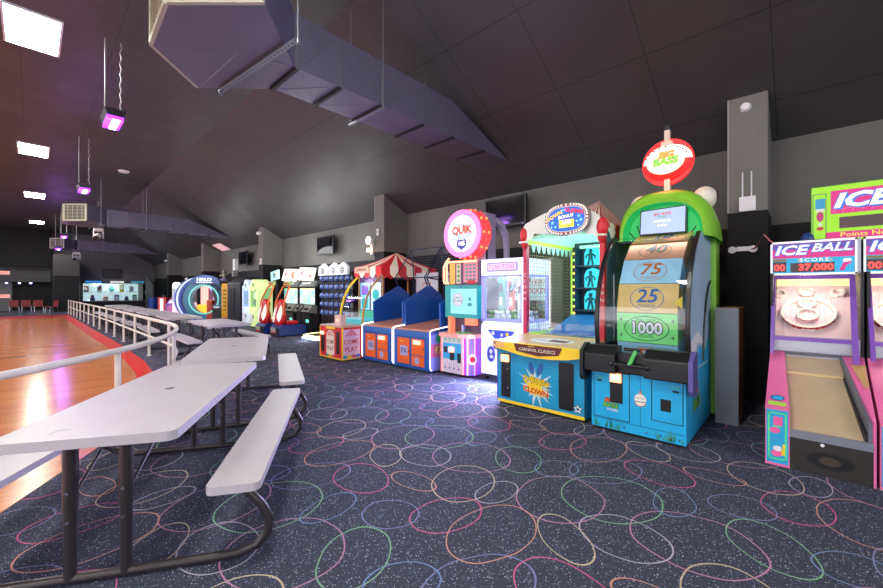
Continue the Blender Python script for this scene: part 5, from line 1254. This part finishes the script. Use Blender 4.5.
for x, a in ((-.50, -.12), (.10, .06), (.58, .2)):
    m = MB(); m.prism([(x - .26, 1.86), (x + .24, 1.86), (x + .27, 2.08), (x + .05, 2.22), (x - .22, 2.12)], 'y', -.12, -.04, E('ball_sign_silver', (196, 204, 206), .35)); m.disc((x, -.123, 2.0), UX, UZ, .10, .10, DARK); m.ann((x, -.124, 2.0), UX, UZ, .07, .07, .015, WHITE); m.rect((x, -.125, 2.0), UX, UZ, .10, .02, WHITE); m.build('top_sign', t)
m = MB(); m.prism([(-.50, -.02), (.52, -.02), (.55, -.45), (.35, -.80), (-.35, -.80), (-.55, -.45)], 'z', .02, .12, M('platform_black', (26, 26, 30), .4)); m.build('floor_platform', t)
m = MB()
P_ = [(-.56, -.05), (-.57, -.46), (-.36, -.83), (.36, -.83), (.57, -.46), (.54, -.05)]
m.tube([(x, y, .05) for x, y in P_], .028, E('platform_led_white', (200, 225, 255), 3.0), 6); m.tube([(x * .97, y * .97, .125) for x, y in P_], .02, E('platform_led_amber', (255, 225, 160), 1.6), 6); m.build('led_edge', t)
point_light('platform_glow', (0, -1.0, .12), 7, (.6, .75, 1), .15, t)
point_light('ceiling_uplight', (0, -.4, 2.5), 44, (.95, .97, 1), .6, t)  # added uplight that brightens the sloped ceiling above the game

# ================================================================== RACING GAME
def racing_cabinet(label, yc, flip):
    t = thing('racing_cabinet', label, 'arcade game', (6.2, yc, 0), FACE, 'racing game cabinets')
    m = MB(); m.box(-.55, .55, .1, .8, 0, .62, BLACK); m.box(-.5, .5, .12, .8, .62, 1.62, DARK); m.box(-.18, .18, .02, .1, 0, .62, M('race_pillar', (34, 40, 46), .4)); m.rect((0, .018, .40), UX, UZ, .2, .10, E('race_start_green', (110, 220, 190), .9)); m.build('cabinet', t)
    m = MB(); m.box(-.53, .53, .02, .12, .92, 1.50, BLACK); m.rect((0, .018, 1.21), UX, UZ, .98, .52, E('race_screen', (176, 208, 204), .55))
    for i in range(8): m.rect((-.40 + (i % 4) * .26, .016, 1.33 - (i // 4) * .24), UX, UZ, .16, .14, E('race_screen_tint_%d' % (i % 3), ((130, 190, 190), (235, 235, 225), (160, 180, 160))[i % 3], .9))
    m.rect((0, .0155, 1.46), UX, UZ, .9, .03, E('race_screen_bar', (230, 230, 140), .9)); m.build('screen', t)
    m = MB(); m.prism([(-.22, .72), (.1, .66), (.1, .92), (-.08, .92)], 'x', -.5, .5, M('race_dash_silver', (150, 148, 140), .35, .4)); m.ring((0, -.20, .84), (0, -.85, .5), .12, .15, .03, BLACK, 24)
    for x in (-.36, -.24, .24, .36): m.cyl((x, -.19, .80), (x, -.14, .82), .045, DARK, n=12)
    m.build('dashboard', t)
    m = MB(); m.prism([(-.02, 1.54), (.10, 1.54), (.30, 1.72), (.10, 1.72)], 'x', -.5, .5, M('race_hood_grey', (120, 130, 130), .4)); m.rect((0, -.003, 1.64), (1, 0, 0), Vector((0, .12, .18)).normalized(), .6, .07, WHITE); m.build('visor', t)
    m = MB(); v = Vector((.0, .12, .40)).normalized(); u = Vector((1, 0, -.05)).normalized(); o = Vector((0, -.02, 1.94))
    P = [o - u * .50 - v * .22, o + u * .50 - v * .22, o + u * .46 + v * .22, o - u * .54 + v * .22]; bk = Vector((0, .06, 0)); m.hexa([tuple(P[0]), tuple(P[1]), tuple(P[1] + bk), tuple(P[0] + bk), tuple(P[3]), tuple(P[2]), tuple(P[2] + bk), tuple(P[3] + bk)], E('race_marquee_cream', (238, 232, 214), .55))
    nn = u.cross(v) * .003
    rr = random.Random(9 + flip)
    for dx, dz, r, c in ((-.32, .02, .10, (150, 40, 44)), (-.26, .10, .06, (40, 60, 80)), (.20, .05, .15, (214, 90, 60)), (.20, .05, .08, (240, 200, 150)), (.30, -.08, .08, (150, 40, 44)), (-.10, -.06, .05, (90, 140, 140)), (.02, .12, .06, (200, 180, 90)), (-.40, -.12, .05, (60, 60, 70))): m.star(o + u * dx + v * dz + nn * (1 + rr.random()), u, v, r, r * .6, 8, E('race_print_%d_%d_%d' % c, c, .45), rr.random(), .2)
    m.build('marquee', t)
    point_light('ceiling_uplight', (0, -.35, 2.5), 44, (.95, .97, 1), .6, t)  # unseen uplight added over the cabinet to brighten the ceiling
    return t
racing_cabinet('racing cabinet with bright screen, nearer the ball wall', 11.86, 0)
racing_cabinet('racing cabinet with bright screen, farther from the ball wall', 13.02, 1)
m = MB(); m.prism([(p[0], p[1]) for p in [(-.30, -.2), (.30, -.12), (.28, .2), (-.32, .12)]], 'y', -.03, .03, E('race_side_board', (160, 214, 205), .6)); m.star((-.02, -.033, 0), UX, UZ, .14, .08, 7, E('race_side_print', (60, 110, 120), .5)); m.star((.1, -.034, .04), UX, UZ, .07, .04, 6, YELLOW)
o = m.build('top_board', None, (6.1, 14.0, 1.95)); o.rotation_euler = (0, 0, FACE); tag(o, 'small teal picture board at the far end of the racing marquees', 'sign')
m = MB(); m.box(-.02, .02, .03, .10, -1.95, -.1, DARK); m.build('board_post', o)
RACER = M('racer_red_seat', (206, 26, 30), .3); 
def race_seat(label, x, y):
    t = thing('racing_simulator', label, 'arcade game seat', (x, y, 0), FACE, 'red racing seats')
    m = MB(); m.prism([(.0, .03), (.0, .26), (.10, .36), (.85, .32), (.85, .03)], 'x', -.34, .34, M('racer_base_navy', (24, 52, 120), .35)); m.box(-.345, .345, -.005, .12, .0, .05, BLACK); m.rect((-.0, -.003, .16), UX, UZ, .62, .20, BLACK); m.rect((-.12, -.005, .17), UX, UZ, .34, .17, M('racer_decal_grey', (170, 170, 160), .5)); m.rect((-.12, -.006, .11), UX, UZ, .32, .05, RED); m.build('base', t, bevel=.01)
    m = MB(); rows = []
    for z, w, d in ((.34, .20, .10), (.42, .29, .14), (.55, .31, .15), (.68, .27, .13), (.78, .19, .11), (.88, .21, .11), (.98, .24, .11), (1.08, .19, .09), (1.13, .08, .04)):
        rows.append([(w * math.cos(2 * PI * k / 16), .16 + (z - .34) * .06 + d * math.sin(2 * PI * k / 16), z) for k in range(16)])
    m.grid(rows, RACER, True, True)
    m.build('seat_back', t)
    m = MB(); m.poly([(-.12, -.012, .42), (-.02, -.012, .44), (.10, -.012, .86), (.04, .03, .80), (.06, .05, .98), (-.04, .03, .84), (-.06, .05, .92), (-.12, .0, .70), (-.10, -.005, .62), (-.17, -.0, .60)], E('flame_print_cream', (250, 225, 215), .3))
    fr = []
    for (z, w, d), (a0, a1) in zip(((.45, .295, .142), (.55, .312, .152), (.68, .272, .132), (.78, .192, .112), (.88, .212, .112), (.96, .24, .112)), ((-62, -52), (-75, -38), (-80, -30), (-70, -20), (-60, -28), (-45, -40))):
        fr.append([(1.03 * w * math.cos(math.radians(a0 + (a1 - a0) * k / 4)), .16 + (z - .34) * .06 + 1.05 * d * math.sin(math.radians(a0 + (a1 - a0) * k / 4)), z) for k in range(5)])
    m.grid(fr, _mats['flame_print_cream'], True); m.build('flame_print', t)
    m = MB(); m.box(-.22, .22, .25, .65, .34, .46, RACER); m.build('seat_cushion', t, bevel=.04)
    m = MB(); OR = M('racer_frame_orange', (240, 120, 40), .35); m.tube([(-.30, .12, .66), (-.29, .16, 1.05), (-.22, .34, 1.50), (-.10, .40, 1.58), (.14, .40, 1.58), (.23, .34, 1.50), (.29, .16, 1.05), (.30, .12, .66)], .028, OR, 8); m.build('roll_frame', t)
    m = MB(); m.poly([(-.26, .18, 1.10), (.26, .18, 1.10), (.20, .34, 1.48), (-.20, .34, 1.48)], glass('teal_tint_pane', (170, 225, 220), .2)); m.build('rear_pane', t)
    m = MB(); m.prism([(-.20, 1.58), (.22, 1.58), (.25, 1.70), (-.18, 1.70)], 'y', .36, .42, M('racer_plate_lime', (190, 214, 130), .5)); m.rect((0, .358, 1.63), UX, UZ, .32, .05, RED); m.build('name_plate', t)
race_seat('red racing seat with pale flame nearest the ball wall', 5.12, 11.78)
race_seat('red racing seat with pale flame farther from the ball wall', 5.05, 12.75)

# ================================================================== SECOND CLAW MACHINE, PHOTO BOOTH
t = thing('claw_machine', 'pale green and white two-door claw machine in front of the third column', 'arcade game', (5.72, 15.4, 0), FACE)
CA = E('claw_pale_blue_lit', (206, 220, 244), .3); CB = E('claw_pale_lime_lit', (214, 238, 160), .3)
for sx, mt in ((-1, CA), (1, CB)):
    c = sx * .36; m = MB(); m.box(c - .36, c + .36, 0, .58, .05, .78, mt); m.prism([(c - .3, .50), (c - .02, .55), (c + .06, .30), (c - .1, .18), (c - .3, .22)], 'y', -.01, 0, WHITE); m.star((c + .05, -.012, .42), UX, UZ, .10, .05, 6, M('claw_print_olive', (110, 150, 60), .5)); m.build('lower_cabinet', t)
    m = MB(); m.box(c - .36, c - .29, 0, .58, .78, 1.46, mt); m.box(c + .29, c + .36, 0, .58, .78, 1.46, mt); m.box(c - .29, c + .29, .5, .58, .78, 1.46, M('claw_inner_teal', (70, 130, 120), .4)); m.box(c - .29, c + .29, .02, .025, .78, 1.46, GLASS); m.build('window_frame', t)
    m = MB(); m.cyl((c, 0, 1.60), (c, .5, 1.60), .22, mt, n=24); m.box(c - .36, c + .36, 0, .58, 1.46, 1.58, mt); m.ann((c, -.003, 1.60), UX, UZ, .16, .16, .03, WHITE); m.star((c, -.003, 1.60), UX, UZ, .11, .06, 5, M('claw_print_olive', (110, 150, 60))); m.build('header', t)
    m = MB()
    rr = random.Random(4)
    for i in range(14): m.ell((c + rr.uniform(-.22, .22), rr.uniform(.1, .42), .85 + rr.uniform(0, .18)), (.07, .06, .07), PL[i % 4], 8, 6)
    for i in range(3): m.ell((c - .2 + i * .2, .35, 1.25 - .1 * (i % 2)), (.07, .05, .13), (GREEN, YELLOW, PL[0])[i], 8, 6)
    o = m.build('plush_pile', None, None); o.location = (5.72, 15.4, 0); o.rotation_euler = (0, 0, FACE)
    tag(o, 'plush toys heaped behind the %s door of the pale two-door claw machine' % ('left' if sx < 0 else 'right'), 'plush toys', None, 'stuff')
m = MB(); m.box(-.70, .70, .02, .56, 0, .05, BLACK); m.build('plinth', t)
point_light('claw_lamp', (0, -.3, 1.2), 5, (.9, 1, .85), .2, t)
t = thing('photo_booth', 'plain black booth with sloped top between the yellow panel and pale claw machine', 'booth', (5.95, 17.75, 0), FACE)
m = MB(); m.prism([(0, 0), (1.0, 0), (1.0, 1.95), (.35, 1.95), (0, 1.72)], 'x', -.75, .75, M('booth_black', (30, 32, 40), .45)); m.build('body', t, bevel=.01)
m = MB(); m.box(-.5, .1, -.015, 0, .3, 1.5, M('booth_curtain', (24, 24, 34), .7)); m.build('curtain', t)

# ================================================================== RING-SHAPED THEATRE GAME
def ring_game():
    t = thing('theatre_game', 'big blue ring shaped theatre game with arched HALO sign and glowing seats', 'arcade game', (5.55, 20.4, 0), -PI / 4)
    RB = M('theatre_teal_ring', (50, 120, 150), .3, 0, 0, .2, 2.5); c = (0, 0, .98)
    m = MB(); m.ring(c, (0, 1, 0), .66, .98, .30, RB, 40); m.ring((0, -.01, .98), (0, -1, 0), .64, .70, .02, E('theatre_ring_mint', (110, 200, 190), .5), 40); m.build('front_ring', t)
    for i, (dx, r, c_) in enumerate(((-.22, 1.02, (40, 70, 170)), (-.36, 1.04, (190, 205, 240)), (-.48, 1.03, (30, 40, 110)), (-.60, 1.0, (120, 140, 230)))):
        m = MB(); m.ring((dx, .10 + i * .08, .98), (0, 1, 0), r - .14, r, .14, M('theatre_shell_%d' % i, c_, .35) if i % 2 == 0 else E('theatre_shell_lit_%d' % i, c_, .5), 40); m.build('shell_rib', t)
    m = MB(); m.box(-.7, 1.0, .95, 1.0, .1, 1.7, E('theatre_inner_pink', (250, 190, 180), .6)); 
    for x in (-.2, .25): m.box(x - .11, x + .11, .92, .95, .75, 1.5, M('theatre_inner_mauve', (120, 80, 110), .5))
    m.box(-.05, .02, .92, .95, .6, 1.6, E('theatre_strip_white', (255, 235, 230), 1.2)); m.build('inner_wall', t)
    m = MB(); m.box(-.55, .10, .35, .8, .25, .72, E('theatre_seat_amber', (255, 176, 50), .75)); m.build('lit_seat', t, bevel=.05)
    m = MB(); m.box(.12, .38, -.02, .3, .05, .95, M('theatre_red_pod', (190, 60, 36), .4)); m.build('red_pod', t, bevel=.04)
    m = MB(); m.box(.42, .85, -.06, .4, .05, .70, DARK); m.prism([(-.08, .60), (.3, .72), (.3, .80), (-.08, .70)], 'x', .42, .85, M('theatre_console_grey', (90, 96, 120), .3)); m.rect((.62, -.085, .62), UX, UZ, .25, .08, WHITE); m.build('console', t)
    m = MB(); m.prism([(.30, 1.78), (.75, 1.6), (.88, .95), (.86, .75), (.55, .80), (.40, 1.2)], 'y', .0, .5, M('theatre_canopy_black', (20, 18, 26), .35)); m.build('black_canopy', t)
    m = MB(); m.box(.86, 1.16, -.1, .9, .03, 1.72, M('theatre_yellow_panel', (236, 170, 30), .4))
    for k in range(6): m.rect((1.01, -.103, .5 + k * .18), UX, UZ, .14, .06, M('theatre_panel_brown', (90, 60, 20), .5))
    m.box(.86, 1.16, -.104, -.1, .03, .14, RED); m.build('yellow_panel', t)
    m = MB(); pts = [(-.62, 1.72), (-.5, 1.92), (-.25, 2.06), (.1, 2.12), (.45, 2.06), (.72, 1.92), (.84, 1.72)]; m.prism(pts, 'y', -.16, .1, M('theatre_sign_blue', (58, 84, 140), .35)); m.text('HALO', (.10, -.163, 1.90), UX, UZ, .20, E('theatre_sign_white', (230, 236, 250), 1.2), .03, 0, 1.25); m.text('FIRETEAM RAVEN', (.10, -.163, 1.77), UX, UZ, .085, E('theatre_sign_white', (230, 236, 250)), .01, 0, 1.1); m.build('arched_sign', t)
    m = MB(); m.box(-.7, 1.15, .2, 1.05, 0, .06, BLACK); m.box(-.7, .9, .2, 1.0, 1.68, 1.74, DARK); m.build('base_plinth', t)
    point_light('theatre_lamp', (0, .3, 1.45), 12, (1, .75, .6), .2, t); point_light('ceiling_uplight', (.1, -.3, 2.4), 40, (.95, .97, 1), .6, t)  # second light is an uplight added for the ceiling
ring_game()
t = thing('trophy_statue', 'grey winged ornament standing on top of the yellow panel', 'ornament', (6.28, 19.95, 1.78))
m = MB(); m.ell((0, 0, .10), (.22, .15, .10), M('ornament_violet', (120, 110, 150), .5)); m.build('base', t)
m = MB(); m.ell((0, 0, .30), (.10, .10, .16), M('ornament_grey', (130, 124, 112), .5)); m.ell((-.02, -.03, .50), (.08, .08, .08), M('ornament_grey', (130, 124, 112))); m.tube([(.05, 0, .36), (.22, -.08, .46), (.34, -.12, .42)], [.05, .04, .02], M('ornament_grey', (130, 124, 112)), 8); m.tube([(-.05, 0, .36), (-.2, .05, .30)], [.05, .03], M('ornament_grey', (130, 124, 112)), 8); m.build('figure', t)
# ================================================================== FAR SMALL MACHINES
t = thing('mini_crane', 'small white and pink crane machine left of the blue ring game', 'arcade game', (5.45, 24.4, 0), FACE + .5)
CP = E('crane_pink_lit', (240, 205, 225), .55)
m = MB(); m.box(-.45, .45, 0, .7, .03, .75, CP); m.star((.0, -.004, .4), UX, UZ, .2, .1, 6, M('crane_print_rose', (226, 90, 150), .5)); m.build('lower_cabinet', t)
m = MB(); m.box(-.45, -.36, 0, .7, .75, 1.5, WHITE); m.box(.36, .45, 0, .7, .75, 1.5, WHITE); m.box(-.36, .36, .62, .7, .75, 1.5, M('crane_inner_mint', (180, 214, 200), .5)); m.box(-.36, .36, .02, .03, .75, 1.5, GLASS); m.build('window_frame', t)
m = MB(); m.box(-.45, .45, 0, .7, 1.5, 1.62, WHITE); m.cyl((-.25, 0, 1.66), (-.25, .2, 1.66), .18, E('crane_globe', (255, 245, 250), .9), n=20); m.build('header', t)
m = MB(); m.ell((.2, .3, 1.78), (.12, .12, .16), WHITE); m.ell((.2, .3, 2.0), (.08, .08, .10), WHITE); m.build('figure', t)
t = thing('kiddie_console', 'small violet low game next to the white and pink crane machine', 'arcade game', (5.3, 25.6, 0), FACE + .5)
m = MB(); m.prism([(0, 0), (.6, 0), (.6, .95), (.3, .95), (0, .6)], 'x', -.33, .33, M('console_violet', (150, 90, 180), .4)); m.build('cabinet', t, bevel=.02)
m = MB(); m.disc((.0, -.004, .35), UX, UZ, .2, .2, M('console_rose', (225, 120, 190), .5)); m.rect((0, .12, .78), UX, Vector((0, .3, .35)).normalized(), .4, .25, E('console_screen', (210, 190, 240), .8)); m.build('screen', t)
t = thing('red_vending_box', 'low red and white lit vending box at the far end beside the partition', 'vending machine', (5.2, 27.0, 0), FACE + .6)
m = MB(); m.box(-.28, .28, 0, .5, 0, 1.0, M('vending_red', (214, 50, 60), .4)); m.build('case', t, bevel=.02)
m = MB(); m.box(-.10, .10, -.02, 0, .1, .92, E('vending_white_lit', (250, 225, 225), .8)); m.box(-.22, .22, -.022, -.018, .48, .52, RED); m.build('lit_front', t)
m = MB(); m.box(-.1, .1, .1, .3, 1.0, 1.12, DARK); m.build('coin_head', t)
